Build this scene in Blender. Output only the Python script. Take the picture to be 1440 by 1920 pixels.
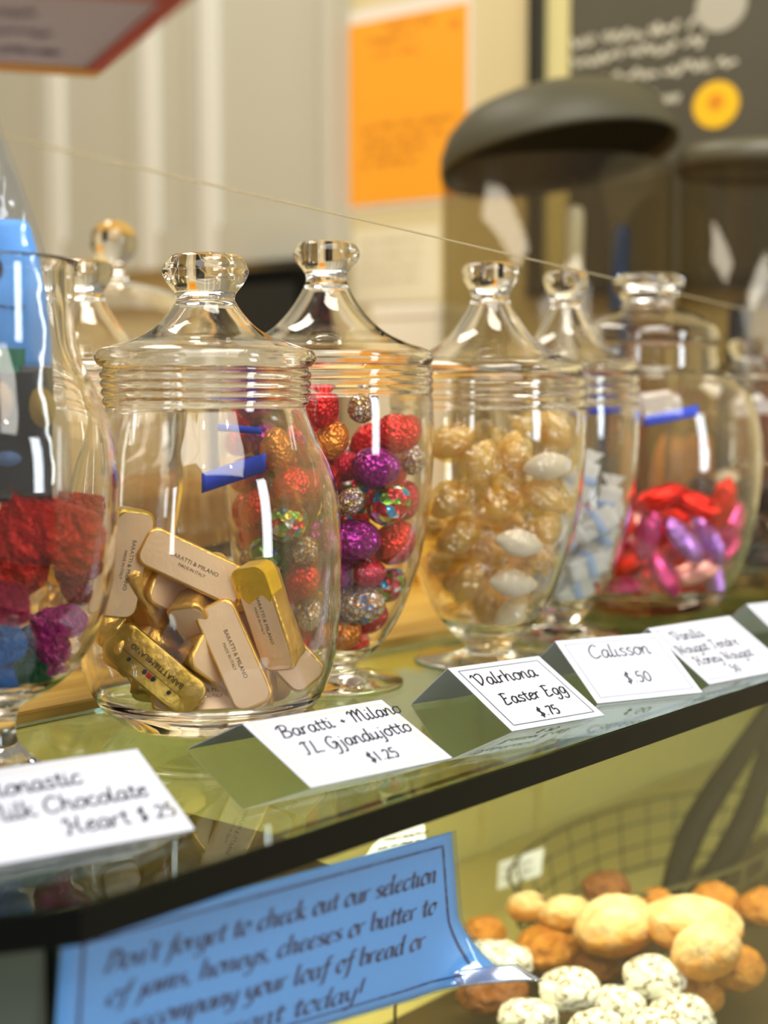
import bpy, bmesh, math, random
import numpy as np
from mathutils import Vector, Matrix, Euler, noise

# ------------------------------------------------------------------ camera, world, lights, exposure
sc = bpy.context.scene
for o in list(bpy.data.objects):
    bpy.data.objects.remove(o)
COL = sc.collection
FPX = 2880.0                       # focal length in pixels of the 1440 x 1920 frame
CH = 0.1785                        # camera height above the glass shelf (shelf top is z = 0)
PITCH = math.atan(220.0 / FPX)
YAW = math.radians(39.2)           # camera heading, measured from +X (the run of the display case)
FLOOR = -1.02

cam_d = bpy.data.cameras.new('camera')
cam = bpy.data.objects.new('camera', cam_d); COL.objects.link(cam)
cam.location = (0, 0, CH)
cam.rotation_euler = (math.pi/2 - PITCH, 0, YAW - math.pi/2)
cam_d.sensor_fit = 'VERTICAL'; cam_d.sensor_height = 32.0
cam_d.lens = 32.0 * FPX / 1920.0
cam_d.clip_start = 0.01
cam_d.dof.use_dof = True
cam_d.dof.focus_distance = 0.825
cam_d.dof.aperture_fstop = (cam_d.lens * 0.001) / 0.0122
sc.camera = cam

sc.view_settings.view_transform = 'Standard'
sc.view_settings.look = 'None'
sc.view_settings.exposure = 0.25
sc.view_settings.gamma = 1.0
sc.view_settings.use_curve_mapping = False

w = bpy.data.worlds.new('shop_air'); sc.world = w; w.use_nodes = True
bgn = w.node_tree.nodes['Background']
bgn.inputs[0].default_value = (1.0, 0.93, 0.80, 1)
bgn.inputs[1].default_value = 0.21

sc.cycles.max_bounces = 20
sc.cycles.transmission_bounces = 18
sc.cycles.glossy_bounces = 8
sc.cycles.diffuse_bounces = 4
sc.cycles.transparent_max_bounces = 24
sc.cycles.sample_clamp_indirect = 30.0
sc.cycles.blur_glossy = 0.6

# view helpers (numpy)
p_ = PITCH
fw = np.array([math.cos(YAW)*math.cos(p_), math.sin(YAW)*math.cos(p_), -math.sin(p_)])
rt = np.array([math.sin(YAW), -math.cos(YAW), 0.0])
up = np.cross(rt, fw)
CAMP = np.array([0, 0, CH])
def ray(x, y): return fw + rt*(x-720)/FPX - up*(y-960)/FPX
def at_z(x, y, z=0.0):
    d = ray(x, y); return CAMP + d*(z-CH)/d[2]
def at_d(x, y, dep): return CAMP + ray(x, y)*dep
def at_X(x, y, X):
    d = ray(x, y); return CAMP + d*X/d[0]
def at_Y(x, y, Y):
    d = ray(x, y); return CAMP + d*Y/d[1]
def V(a): return Vector((float(a[0]), float(a[1]), float(a[2])))

def area_light(name, loc, target, sx, sy, power, color):
    l = bpy.data.lights.new(name, 'AREA'); l.shape = 'RECTANGLE'; l.size = sx; l.size_y = sy
    l.energy = power; l.color = color
    o = bpy.data.objects.new(name, l); COL.objects.link(o); o.location = loc
    o.rotation_euler = (Vector(target) - Vector(loc)).to_track_quat('-Z', 'Y').to_euler()
    return o
# daylight through the tall panes of the shop front, behind and to the right of the camera
area_light('daylight', (0.95, -2.55, 0.72), (0.80, 0.6, 0.1), 0.46, 1.7, 36, (0.80, 0.90, 1.0))
area_light('daylight', (-2.6, -0.3, 0.75), (0.7, 0.6, 0.1), 0.3, 1.6, 16, (0.86, 0.93, 1.0))
area_light('ceiling_and_fill', (-0.35, -0.65, 1.95), (0.65, 0.6, 0.05), 2.2, 1.5, 50, (1.0, 0.97, 0.91))  # added soft fill from overhead, brightens the jar fronts and contents
# ceiling panels over the shop and over the counter
area_light('ceiling_and_fill', (0.55, 0.1, 1.75), (0.75, 0.75, 0.0), 0.9, 0.35, 11, (1.0, 0.93, 0.80))
area_light('ceiling_and_fill', (0.9, 1.6, 1.75), (1.2, 1.3, 0.0), 1.2, 0.35, 13, (1.0, 0.92, 0.78))
# strip lamp under the front of the case top
area_light('case_light', (0.95, 0.46, -0.02), (1.02, 0.58, -0.30), 1.0, 0.02, 2.9, (1.0, 0.90, 0.58))

# pendant bulbs over the customer side
for bx, by, bz in ((-.35, -.25, 1.15), (.1, -.75, 1.25), (.75, -.35, 1.3)):
    l = bpy.data.lights.new('pendant_bulb', 'POINT'); l.energy = 2.0; l.color = (1, .93, .8); l.shadow_soft_size = .022
    o = bpy.data.objects.new('pendant_bulb', l); COL.objects.link(o); o.location = (bx, by, bz)

# ------------------------------------------------------------------ object helpers
def link(name, me, mat=None, parent=None, loc=None):
    o = bpy.data.objects.new(name, me); COL.objects.link(o)
    if mat is not None and me is not None and len(me.materials) == 0: me.materials.append(mat)
    if parent is not None: o.parent = parent
    if loc is not None: o.location = loc
    return o
def tag(o, label=None, cat=None, group=None, kind=None):
    if label: o['label'] = label
    if cat: o['category'] = cat
    if group: o['group'] = group
    if kind: o['kind'] = kind
    return o
def empty(name, loc, label, cat, group=None):
    o = bpy.data.objects.new(name, None); COL.objects.link(o); o.location = V(loc); o.empty_display_size = 0.02
    return tag(o, label, cat, group)
def bm_mesh(name, bm, smooth=True, off=None, recalc=True):
    if off is not None: bmesh.ops.translate(bm, vec=-V(off), verts=bm.verts)
    if recalc: bmesh.ops.recalc_face_normals(bm, faces=bm.faces)
    me = bpy.data.meshes.new(name); bm.to_mesh(me); bm.free()
    if smooth:
        for p in me.polygons: p.use_smooth = True
    return me
def add_box(bm, lo, hi, bev=0.0):
    r = bmesh.ops.create_cube(bm, size=1.0)
    c = [(a+b)/2 for a, b in zip(lo, hi)]; s = [b-a for a, b in zip(lo, hi)]
    for v in r['verts']: v.co = Vector([c[i] + v.co[i]*s[i] for i in range(3)])
    if bev > 0:
        ed = list({e for v in r['verts'] for e in v.link_edges})
        bmesh.ops.bevel(bm, geom=ed, offset=bev, segments=2, profile=0.5, affect='EDGES')
def box_obj(name, lo, hi, mat, parent=None, bev=0.0, off=None, smooth=False):
    bm = bmesh.new(); add_box(bm, lo, hi, bev)
    return link(name, bm_mesh(name, bm, smooth, off), mat, parent)
def add_tube(bm, pts, rad, seg=8, closed=False, cap=True):
    pts = [Vector(p) for p in pts]; n = len(pts); rings = []
    for i, p in enumerate(pts):
        if closed: d = pts[(i+1) % n] - pts[i-1]
        else: d = pts[min(i+1, n-1)] - pts[max(i-1, 0)]
        d.normalize()
        a = d.orthogonal() if abs(d.z) > 0.95 else d.cross(Vector((0, 0, 1)))
        a.normalize(); b = d.cross(a)
        r = rad[i] if isinstance(rad, (list, tuple)) else rad
        rings.append([bm.verts.new(p + (a*math.cos(2*math.pi*k/seg) + b*math.sin(2*math.pi*k/seg))*r) for k in range(seg)])
    for i in range(n if closed else n-1):
        A, B = rings[i], rings[(i+1) % n]
        for k in range(seg): bm.faces.new((A[k], A[(k+1) % seg], B[(k+1) % seg], B[k]))
    if cap and not closed:
        bm.faces.new(rings[0][::-1]); bm.faces.new(rings[-1])
def solid(bm, t):
    bm.normal_update(); bmesh.ops.solidify(bm, geom=bm.faces[:], thickness=t)
def catmull(pts, k=6):
    pts = [np.array(p, float) for p in pts]
    if len(pts) < 3: return pts
    out = []
    for i in range(len(pts)-1):
        p0 = pts[i-1] if i > 0 else 2*pts[0]-pts[1]
        p1, p2 = pts[i], pts[i+1]
        p3 = pts[i+2] if i+2 < len(pts) else 2*pts[-1]-pts[-2]
        for j in range(k):
            t = j/k
            out.append(0.5*((2*p1) + (-p0+p2)*t + (2*p0-5*p1+4*p2-p3)*t*t + (-p0+3*p1-3*p2+p3)*t**3))
    out.append(pts[-1]); return out
def lathe(prof, seg=96, cx=0.0, cy=0.0):
    """closed profile [(r, z)...], both ends on the axis"""
    bm = bmesh.new(); rings = []
    for r, z in prof:
        if r < 1e-5: rings.append([bm.verts.new((cx, cy, z))])
        else: rings.append([bm.verts.new((cx+r*math.cos(2*math.pi*k/seg), cy+r*math.sin(2*math.pi*k/seg), z)) for k in range(seg)])
    for A, B in zip(rings[:-1], rings[1:]):
        if len(A) == 1 and len(B) == 1: continue
        for k in range(seg):
            k2 = (k+1) % seg
            if len(A) == 1: bm.faces.new((A[0], B[k], B[k2]))
            elif len(B) == 1: bm.faces.new((A[k], A[k2], B[0]))
            else: bm.faces.new((A[k], A[k2], B[k2], B[k]))
    return bm

# ------------------------------------------------------------------ materials
def lin(c):
    return tuple((x/12.92 if x <= 0.04045 else ((x+0.055)/1.055)**2.4) for x in [v/255.0 for v in c]) + (1.0,)
def M(name, rgb, rough=0.5, metal=0.0, spec=0.5, bump=None, bd=None, coat=0.0, trans=0.0, sheen=None, vary=None):
    """bump = (kind, scale, strength); vary = (scale, rgb2, contrast)"""
    m = bpy.data.materials.new(name); m.use_nodes = True
    nt = m.node_tree; b = nt.nodes['Principled BSDF']
    b.inputs['Base Color'].default_value = lin(rgb); b.inputs['Roughness'].default_value = rough
    b.inputs['Metallic'].default_value = metal; b.inputs['Specular IOR Level'].default_value = spec
    b.inputs['Coat Weight'].default_value = coat; b.inputs['Transmission Weight'].default_value = trans
    tc = nt.nodes.new('ShaderNodeTexCoord')
    if bump:
        kind, s, st = bump
        if kind == 'voronoi':
            t = nt.nodes.new('ShaderNodeTexVoronoi'); t.feature = 'F1'; t.inputs['Scale'].default_value = s; outp = t.outputs['Distance']
        else:
            t = nt.nodes.new('ShaderNodeTexNoise'); t.inputs['Scale'].default_value = s; t.inputs['Detail'].default_value = 4; outp = t.outputs['Fac']
        nt.links.new(tc.outputs['Object'], t.inputs['Vector'])
        bp = nt.nodes.new('ShaderNodeBump'); bp.inputs['Strength'].default_value = st; bp.inputs['Distance'].default_value = bd or (0.12 if s < 12 else 0.002)
        nt.links.new(outp, bp.inputs['Height']); nt.links.new(bp.outputs['Normal'], b.inputs['Normal'])
    if vary:
        s, rgb2, con = vary
        t = nt.nodes.new('ShaderNodeTexNoise'); t.inputs['Scale'].default_value = s; t.inputs['Detail'].default_value = 5
        nt.links.new(tc.outputs['Object'], t.inputs['Vector'])
        r = nt.nodes.new('ShaderNodeValToRGB')
        r.color_ramp.elements[0].position = 0.5-con; r.color_ramp.elements[1].position = 0.5+con
        r.color_ramp.elements[0].color = lin(rgb); r.color_ramp.elements[1].color = lin(rgb2)
        nt.links.new(t.outputs['Fac'], r.inputs['Fac']); nt.links.new(r.outputs['Color'], b.inputs['Base Color'])
    return m
def mosaic(name, cols, scale, metal=0.55, rough=0.25, grout=None):
    m = M(name, cols[0], rough, metal); nt = m.node_tree; b = nt.nodes['Principled BSDF']
    tc = nt.nodes.new('ShaderNodeTexCoord'); v = nt.nodes.new('ShaderNodeTexVoronoi'); v.inputs['Scale'].default_value = scale
    nt.links.new(tc.outputs['Object'], v.inputs['Vector'])
    sep = nt.nodes.new('ShaderNodeSeparateColor'); nt.links.new(v.outputs['Color'], sep.inputs['Color'])
    r = nt.nodes.new('ShaderNodeValToRGB'); r.color_ramp.interpolation = 'CONSTANT'; e = r.color_ramp.elements
    while len(e) < len(cols): e.new(0.5)
    for i, c in enumerate(cols):
        e[i].position = i/len(cols); e[i].color = lin(c)
    nt.links.new(sep.outputs[0], r.inputs['Fac'])
    src = r.outputs['Color']
    if grout:
        v2 = nt.nodes.new('ShaderNodeTexVoronoi'); v2.feature = 'DISTANCE_TO_EDGE'; v2.inputs['Scale'].default_value = scale
        nt.links.new(tc.outputs['Object'], v2.inputs['Vector'])
        mt = nt.nodes.new('ShaderNodeMath'); mt.operation = 'GREATER_THAN'; mt.inputs[1].default_value = 0.10
        nt.links.new(v2.outputs['Distance'], mt.inputs[0])
        mx = nt.nodes.new('ShaderNodeMix'); mx.data_type = 'RGBA'
        mx.inputs[6].default_value = lin(grout); nt.links.new(mt.outputs[0], mx.inputs[0]); nt.links.new(src, mx.inputs[7]); src = mx.outputs[2]
    nt.links.new(src, b.inputs['Base Color'])
    bp = nt.nodes.new('ShaderNodeBump'); bp.inputs['Strength'].default_value = 0.3; bp.inputs['Distance'].default_value = 0.06
    nt.links.new(v.outputs['Distance'], bp.inputs['Height']); nt.links.new(bp.outputs['Normal'], b.inputs['Normal'])
    return m
def glass_mat(name, tint=(1, 1, 1), ior=1.47, rough=0.0):
    m = bpy.data.materials.new(name); m.use_nodes = True; nt = m.node_tree
    nt.nodes.remove(nt.nodes['Principled BSDF']); g = nt.nodes.new('ShaderNodeBsdfGlass')
    g.inputs['Color'].default_value = tint + (1,); g.inputs['IOR'].default_value = ior; g.inputs['Roughness'].default_value = rough
    nt.links.new(g.outputs[0], nt.nodes['Material Output'].inputs['Surface']); return m
def film_mat(name, tint, opac, rough=0.12, bump=None, body=0.3):
    """thin clear film: mostly lets light pass, some gloss, a little milky body"""
    m = bpy.data.materials.new(name); m.use_nodes = True; nt = m.node_tree
    nt.nodes.remove(nt.nodes['Principled BSDF'])
    tr = nt.nodes.new('ShaderNodeBsdfTransparent'); tr.inputs[0].default_value = lin(tint)
    gl = nt.nodes.new('ShaderNodeBsdfGlossy'); gl.inputs['Roughness'].default_value = rough; gl.inputs[0].default_value = (1, .97, .9, 1)
    df = nt.nodes.new('ShaderNodeBsdfTranslucent'); df.inputs[0].default_value = lin(tint)
    d2 = nt.nodes.new('ShaderNodeBsdfDiffuse'); d2.inputs[0].default_value = lin(tint)
    ad = nt.nodes.new('ShaderNodeMixShader'); ad.inputs[0].default_value = 0.5
    nt.links.new(df.outputs[0], ad.inputs[1]); nt.links.new(d2.outputs[0], ad.inputs[2])
    m1 = nt.nodes.new('ShaderNodeMixShader'); m1.inputs[0].default_value = body
    nt.links.new(gl.outputs[0], m1.inputs[1]); nt.links.new(ad.outputs[0], m1.inputs[2])
    m2 = nt.nodes.new('ShaderNodeMixShader'); m2.inputs[0].default_value = opac
    nt.links.new(tr.outputs[0], m2.inputs[1]); nt.links.new(m1.outputs[0], m2.inputs[2])
    if bump:
        tc = nt.nodes.new('ShaderNodeTexCoord'); t = nt.nodes.new('ShaderNodeTexNoise'); t.inputs['Scale'].default_value = bump[0]
        nt.links.new(tc.outputs['Object'], t.inputs['Vector'])
        bp = nt.nodes.new('ShaderNodeBump'); bp.inputs['Strength'].default_value = bump[1]; bp.inputs['Distance'].default_value = 0.003
        nt.links.new(t.outputs['Fac'], bp.inputs['Height'])
        nt.links.new(bp.outputs['Normal'], gl.inputs['Normal']); nt.links.new(bp.outputs['Normal'], d2.inputs['Normal'])
    nt.links.new(m2.outputs[0], nt.nodes['Material Output'].inputs['Surface']); return m

def wood_mat(name, c1, c2, scale=(3, 60, 60)):
    m = M(name, c1, 0.45); nt = m.node_tree; b = nt.nodes['Principled BSDF']
    tc = nt.nodes.new('ShaderNodeTexCoord'); mp = nt.nodes.new('ShaderNodeMapping'); mp.inputs['Scale'].default_value = scale
    n = nt.nodes.new('ShaderNodeTexNoise'); n.inputs['Scale'].default_value = 2.0; n.inputs['Detail'].default_value = 6
    r = nt.nodes.new('ShaderNodeValToRGB'); r.color_ramp.elements[0].position = .35; r.color_ramp.elements[1].position = .65
    r.color_ramp.elements[0].color = lin(c1); r.color_ramp.elements[1].color = lin(c2)
    nt.links.new(tc.outputs['Object'], mp.inputs['Vector']); nt.links.new(mp.outputs['Vector'], n.inputs['Vector'])
    nt.links.new(n.outputs['Fac'], r.inputs['Fac']); nt.links.new(r.outputs['Color'], b.inputs['Base Color']); return m

GLASS = glass_mat('clear_jar_glass', (0.995, 0.99, 0.975))
SHELF_GLASS = glass_mat('shelf_glass', (0.74, 0.82, 0.80), 1.5)
PANE_GLASS = glass_mat('case_pane_glass', (0.97, 0.99, 0.96), 1.3)
EDGE = M('dark_glass_edge', (6, 9, 8), 0.35, spec=0.15)
WOOD = wood_mat('honey_wood', (196, 150, 62), (226, 184, 92))
WALLP = M('cream_wall_paint', (200, 184, 136), 0.75, bump=('noise', 120, 0.05), vary=(1.5, (214, 198, 154), .3))
TILE = M('pale_backsplash', (226, 214, 184), 0.5)
CABP = M('grey_cream_cabinet_paint', (182, 178, 158), 0.5, vary=(2.0, (188, 184, 166), .3))
CABL = M('pale_cabinet_moulding', (214, 211, 198), 0.45)
PAPER = M('white_card_stock', (212, 215, 230), 0.65, bump=('noise', 400, 0.04))
INK = M('black_ink', (22, 22, 26), 0.6)
SOFTINK = M('grey_ink', (38, 40, 50), 0.6)
YLINE = M('pale_yellow_ink', (226, 214, 150), 0.6)
GLINE = M('grey_line_ink', (120, 124, 140), 0.6)
BLACK = M('black_plastic', (10, 10, 8), 0.6, spec=.1)
BLUETAPE = M('blue_tape', (50, 86, 240), 0.5, bump=('noise', 500, .2))

# ------------------------------------------------------------------ pen strokes
bowl = [(.76, .8), (.45, 1.0), (.12, .62), (.14, .14), (.4, 0), (.68, .42), (.78, .95)]
FONT = {
 'a': (1.0, [bowl, [(.78, .95), (.72, .3), (.82, .02), (1.0, .2)]]),
 'b': (.9, [[(.18, 1.7), (.13, .9), (.12, .1)], [(.12, .4), (.4, .95), (.74, .75), (.7, .2), (.35, 0), (.12, .15)]]),
 'c': (.85, [[(.72, .8), (.45, 1.0), (.12, .6), (.15, .12), (.45, 0), (.8, .22)]]),
 'd': (1.0, [bowl, [(.88, 1.7), (.78, .9), (.74, .2), (.84, 0), (1.0, .15)]]),
 'e': (.85, [[(.12, .48), (.45, .58), (.7, .8), (.48, 1.0), (.15, .7), (.12, .2), (.42, 0), (.8, .25)]]),
 'f': (.75, [[(.85, 1.55), (.65, 1.7), (.46, 1.3), (.35, .2), (.2, -.6), (-.05, -.6)], [(.08, .95), (.75, 1.0)]]),
 'g': (.95, [bowl, [(.78, .95), (.72, 0), (.58, -.6), (.25, -.75), (.02, -.5)]]),
 'h': (1.0, [[(.18, 1.7), (.13, .8), (.1, 0)], [(.1, .4), (.4, .95), (.68, .85), (.66, .3), (.76, 0), (.95, .15)]]),
 'i': (.5, [[(.15, .95), (.12, .3), (.22, 0), (.45, .15)], [(.2, 1.32), (.25, 1.42)]]),
 'j': (.5, [[(.28, .95), (.22, -.1), (.08, -.6), (-.18, -.6)], [(.32, 1.32), (.37, 1.42)]]),
 'k': (.95, [[(.18, 1.7), (.1, 0)], [(.7, .95), (.15, .45)], [(.25, .5), (.5, .2), (.75, 0), (.95, .1)]]),
 'l': (.5, [[(.22, 1.7), (.13, .8), (.12, .15), (.25, 0), (.48, .15)]]),
 'm': (1.3, [[(.1, .95), (.1, 0)], [(.1, .4), (.35, .95), (.55, .85), (.53, 0)], [(.53, .4), (.8, .95), (1.02, .85), (1.0, .2), (1.1, 0), (1.28, .15)]]),
 'n': (.95, [[(.1, .95), (.1, 0)], [(.1, .4), (.4, .95), (.65, .85), (.63, .2), (.73, 0), (.93, .15)]]),
 'o': (.9, [[(.45, 1), (.12, .65), (.15, .15), (.45, 0), (.75, .35), (.7, .85), (.42, 1), (.9, .85)]]),
 'p': (.9, [[(.2, .95), (.1, -.7)], [(.15, .5), (.45, 1.0), (.75, .75), (.65, .2), (.35, 0), (.14, .15)]]),
 'r': (.7, [[(.1, .95), (.1, 0)], [(.1, .45), (.3, .85), (.62, .95)]]),
 's': (.75, [[(.65, .85), (.4, 1.0), (.15, .75), (.4, .5), (.62, .25), (.4, 0), (.06, .12)]]),
 't': (.65, [[(.32, 1.4), (.25, .4), (.35, 0), (.62, .15)], [(.02, .95), (.62, 1.0)]]),
 'u': (1.0, [[(.1, .95), (.1, .25), (.35, 0), (.65, .45), (.7, .95)], [(.7, .95), (.67, .2), (.8, 0), (.98, .15)]]),
 'v': (.75, [[(.05, .95), (.25, 0), (.65, .95)]]),
 'w': (1.1, [[(.05, .95), (.2, .05), (.5, .7), (.7, .05), (1.0, .95)]]),
 'y': (.9, [[(.1, .95), (.15, .3), (.4, .1), (.68, .6)], [(.76, .95), (.6, -.3), (.3, -.75), (.0, -.55)]]),
 'B': (1.3, [[(.45, 1.6), (.35, .8), (.2, .0)], [(.0, 1.3), (.4, 1.7), (1.0, 1.6), (.95, 1.1), (.4, .85)], [(.4, .85), (1.05, .75), (1.05, .2), (.5, -.02), (.1, .1)]]),
 'M': (1.8, [[(-.05, 1.3), (.2, 1.65), (.35, 1.3), (.2, 0)], [(.25, .9), (.7, 1.7), (.8, 1.3), (.75, 0)], [(.8, .9), (1.3, 1.7), (1.4, 1.2), (1.35, .3), (1.5, 0), (1.75, .2)]]),
 'I': (.9, [[(.1, 1.45), (.4, 1.7), (.85, 1.6)], [(.55, 1.65), (.45, .7), (.3, .05), (.0, .1)]]),
 'L': (1.1, [[(.4, 1.7), (.3, .8), (.15, .05), (.5, .1), (1.0, .0)]]),
 'G': (1.3, [[(1.0, 1.45), (.6, 1.7), (.1, 1.1), (.2, .2), (.6, .1), (.95, .8)], [(.55, .8), (1.0, .85), (.95, 0), (.7, -.7), (.3, -.7)]]),
 'V': (1.3, [[(-.15, 1.25), (.15, 1.6), (.3, 1.0), (.45, 0)], [(.45, 0), (.95, .7), (1.05, 1.5), (.7, 1.65), (.4, 1.45)]]),
 'E': (1.15, [[(.95, 1.6), (.4, 1.65), (.3, .8), (.15, .02), (.6, .02), (.95, .2)], [(.3, .85), (.75, .95)], [(.1, 1.6), (.5, 1.68)]]),
 'C': (1.25, [[(1.05, 1.4), (.7, 1.7), (.15, 1.1), (.15, .3), (.55, 0), (1.1, .3)]]),
 'H': (1.5, [[(.0, 1.2), (.3, 1.6), (.4, 1.0), (.25, 0), (0, .2)], [(1.1, 1.7), (.95, .8), (1.0, .1), (1.35, .2)], [(.3, .75), (1.0, .9)]]),
 'T': (1.1, [[(.0, 1.45), (.4, 1.65), (1.1, 1.6)], [(.6, 1.6), (.5, .6), (.35, .0), (.1, .1)]]),
 'N': (1.4, [[(.0, 1.3), (.25, 1.6), (.3, .9), (.2, 0)], [(.25, 1.5), (.6, .6), (.95, .05)], [(.95, .05), (1.0, 1.0), (1.2, 1.65)]]),
 'D': (1.3, [[(.4, 1.65), (.3, .8), (.15, .05)], [(.05, 1.6), (.6, 1.68), (1.1, 1.2), (.95, .4), (.45, .0), (.1, .05)]]),
 '0': (.8, [[(.4, 1.3), (.12, .9), (.12, .25), (.4, 0), (.66, .4), (.62, 1.0), (.4, 1.3)]]),
 '1': (.5, [[(.25, 1.35), (.22, 0)]]),
 '2': (.8, [[(.1, 1.05), (.35, 1.3), (.62, 1.05), (.4, .5), (.08, .02), (.4, .08), (.72, .0)]]),
 '5': (.8, [[(.62, 1.32), (.22, 1.3), (.16, .75), (.5, .8), (.62, .4), (.4, 0), (.08, .1)]]),
 '7': (.75, [[(.08, 1.28), (.65, 1.3), (.4, .6), (.3, 0)]]),
 '$': (.85, [[(.62, 1.1), (.4, 1.25), (.15, .95), (.4, .65), (.62, .35), (.38, .08), (.08, .2)], [(.42, 1.5), (.34, -.2)]]),
 '.': (.45, [[(.18, .05), (.25, .12)]]), ',': (.4, [[(.22, .1), (.2, -.1), (.08, -.25)]]),
 "'": (.3, [[(.2, 1.7), (.12, 1.35)]]), '!': (.5, [[(.3, 1.7), (.2, .45)], [(.16, .05), (.2, .12)]]),
 '+': (.9, [[(.2, .55), (.7, .55)], [(.45, .8), (.45, .3)]]), ' ': (.6, []),
}
def text_strokes(s, size, x0, y0, slant=0.15, space=1.0):
    out = []; x = 0.0
    for ch in s:
        adv, st = FONT[ch]
        for k in st:
            pts = catmull([(x+px_*1.0, py_) for px_, py_ in k], 5)
            out.append([(x0 + (p[0] + slant*p[1])*size, y0 + p[1]*size) for p in pts])
        x += adv*space
    return out, x*size
def add_ribbons(bm, strokes, width, to3d, nib=None):
    for s in strokes:
        n = len(s); L = []; R = []
        for i in range(n):
            a = s[max(i-1, 0)]; b = s[min(i+1, n-1)]
            dx, dy = b[0]-a[0], b[1]-a[1]; l = math.hypot(dx, dy) or 1e-9
            nx, ny = -dy/l, dx/l
            if nib: hx, hy = nib[0]*width/2 + nx*width*.16, nib[1]*width/2 + ny*width*.16
            else: hx, hy = nx*width/2, ny*width/2
            L.append(bm.verts.new(to3d(s[i][0]+hx, s[i][1]+hy))); R.append(bm.verts.new(to3d(s[i][0]-hx, s[i][1]-hy)))
        for i in range(n-1):
            try: bm.faces.new((L[i], L[i+1], R[i+1], R[i]))
            except ValueError: pass
def rect_strokes(x0, y0, x1, y1):
    return [[(x0, y0), (x1, y0)], [(x1, y0), (x1, y1)], [(x1, y1), (x0, y1)], [(x0, y1), (x0, y0)]]
def scribble(x0, y0, wid, h, rnd):
    """an illegible line of marks"""
    pts = []; x = 0; out = []
    while x < wid:
        ww = rnd.uniform(2.0, 5.5)*h; pts = []; xx = x
        while xx < min(x+ww, wid):
            pts.append((x0+xx, y0+rnd.uniform(0, h))); xx += h*rnd.uniform(.16, .3)
        if len(pts) > 2: out.append([tuple(p) for p in catmull(pts, 3)])
        x += ww + h*.6
    return out

# ------------------------------------------------------------------ setting
WX = 1.80                                   # the shop wall the camera faces runs along Y at this X
box_obj('floor', (-3, -3, FLOOR-.05), (2.2, 4.2, FLOOR), M('floor_boards', (150, 130, 104), .6))['kind'] = 'structure'
wl = box_obj('wall_back', (WX, -3.0, FLOOR), (WX+.1, 4.2, 1.9), WALLP); wl['kind'] = 'structure'
box_obj('wall_left', (-.6, 4.1, FLOOR), (WX+.1, 4.2, 1.9), WALLP)['kind'] = 'structure'

# back counter with honey wood top, just behind the glass case
LEDGE = 0.006
def off(o): return (o.location.x, o.location.y, o.location.z)
o = box_obj('wooden_worktop', (0.2, 0.678, -.0125), (WX-.003, 2.9, LEDGE), WOOD, None, .002)
tag(o, 'honey coloured wooden counter top running behind the glass shelf of jars', 'counter top')
o = box_obj('counter_cabinet', (0.25, 0.90, FLOOR), (WX-.003, 2.86, -.013), M('counter_paint', (170, 160, 120), .6))
tag(o, 'painted base cabinet under the wooden counter top', 'cabinet')

# ------------------------------------------------------------------ display case
EY = 0.415; EX = 0.340; SB = 0.674; SR = 1.78
gs = empty('glass_shelf', (1.0, .54, 0), 'thick clear glass case top with dark polished edge carrying the candy jars', 'shelf')
bm = bmesh.new()
poly = [(EX, EY), (SR, EY), (SR, SB), (.10, SB), (.10, .555)]
def slab(bm, poly, z0, z1, bev=0.0):
    lo = [bm.verts.new((x, y, z0)) for x, y in poly]; hi = [bm.verts.new((x, y, z1)) for x, y in poly]
    n = len(poly); bm.faces.new(lo[::-1]); bm.faces.new(hi)
    for i in range(n): bm.faces.new((lo[i], lo[(i+1) % n], hi[(i+1) % n], hi[i]))
slab(bm, poly, -.010, 0.0)
link('glass_slab', bm_mesh('glass_slab', bm, False, off(gs)), SHELF_GLASS, gs)
bm = bmesh.new()
eo = [(.099, .5545), (EX-.0006, EY-.0016), (SR, EY-.0016)]; ei = [(SR, EY-.0001), (EX-.0001, EY-.0001), (.099, .556)]
slab(bm, eo+ei, -.0135, -.0006)
tag(link('edge_strip', bm_mesh('edge_strip', bm, False, off(gs)), EDGE, gs), 'black polished front edge')

case = empty('display_case', (1.0, .62, FLOOR), 'glass fronted bakery case with pale yellow interior under the jar shelf', 'display case')
CY = M('yellow_case_lining', (190, 180, 110), .55, vary=(1.2, (182, 174, 110), .3))
PY = .434; BY = .86; TRAY = -.262
bm = bmesh.new()
slab(bm, [(EX+.004, PY), (SR, PY), (SR, PY+.005), (EX+.004, PY+.005)], -.5, -.0145)
tag(link('front_pane', bm_mesh('front_pane', bm, False, off(case)), PANE_GLASS, case), 'clear front glass of the case')
bm = bmesh.new()
slab(bm, [(EX+.004, PY+.0055), (EX+.009, PY+.0055), (.105, .57), (.100, .57)], -.5, -.0145)
tag(link('end_panel', bm_mesh('end_panel', bm, False, off(case)), M('dark_teal_end_panel', (58, 70, 66), .35, vary=(6, (96, 100, 84), .2)), case), 'dark teal angled end panel')
bm = bmesh.new(); add_box(bm, (.1, BY, -.5), (SR, BY+.012, -.0145))
for xs in (1.20, 1.30): add_box(bm, (xs, BY-.006, -.5), (xs+.012, BY-.0005, -.0145), .001)
link('back_lining', bm_mesh('back_lining', bm, False, off(case)), CY, case)
box_obj('end_lining', (SR-.004, PY+.006, -.5), (SR+.006, BY-.001, -.0145), CY, case, 0, off(case))
box_obj('case_deck', (.12, PY+.012, TRAY-.010), (SR-.006, BY-.008, TRAY-.004), CY, case, .001, off(case))
o = box_obj('baking_tray', (.50, PY+.016, TRAY-.0036), (1.55, .665, TRAY), M('dark_baking_tray', (74, 58, 32), .45, vary=(8, (54, 42, 22), .3)), None, .001)
tag(o, 'dark flat baking tray under the cookies and rolls', 'tray')
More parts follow.
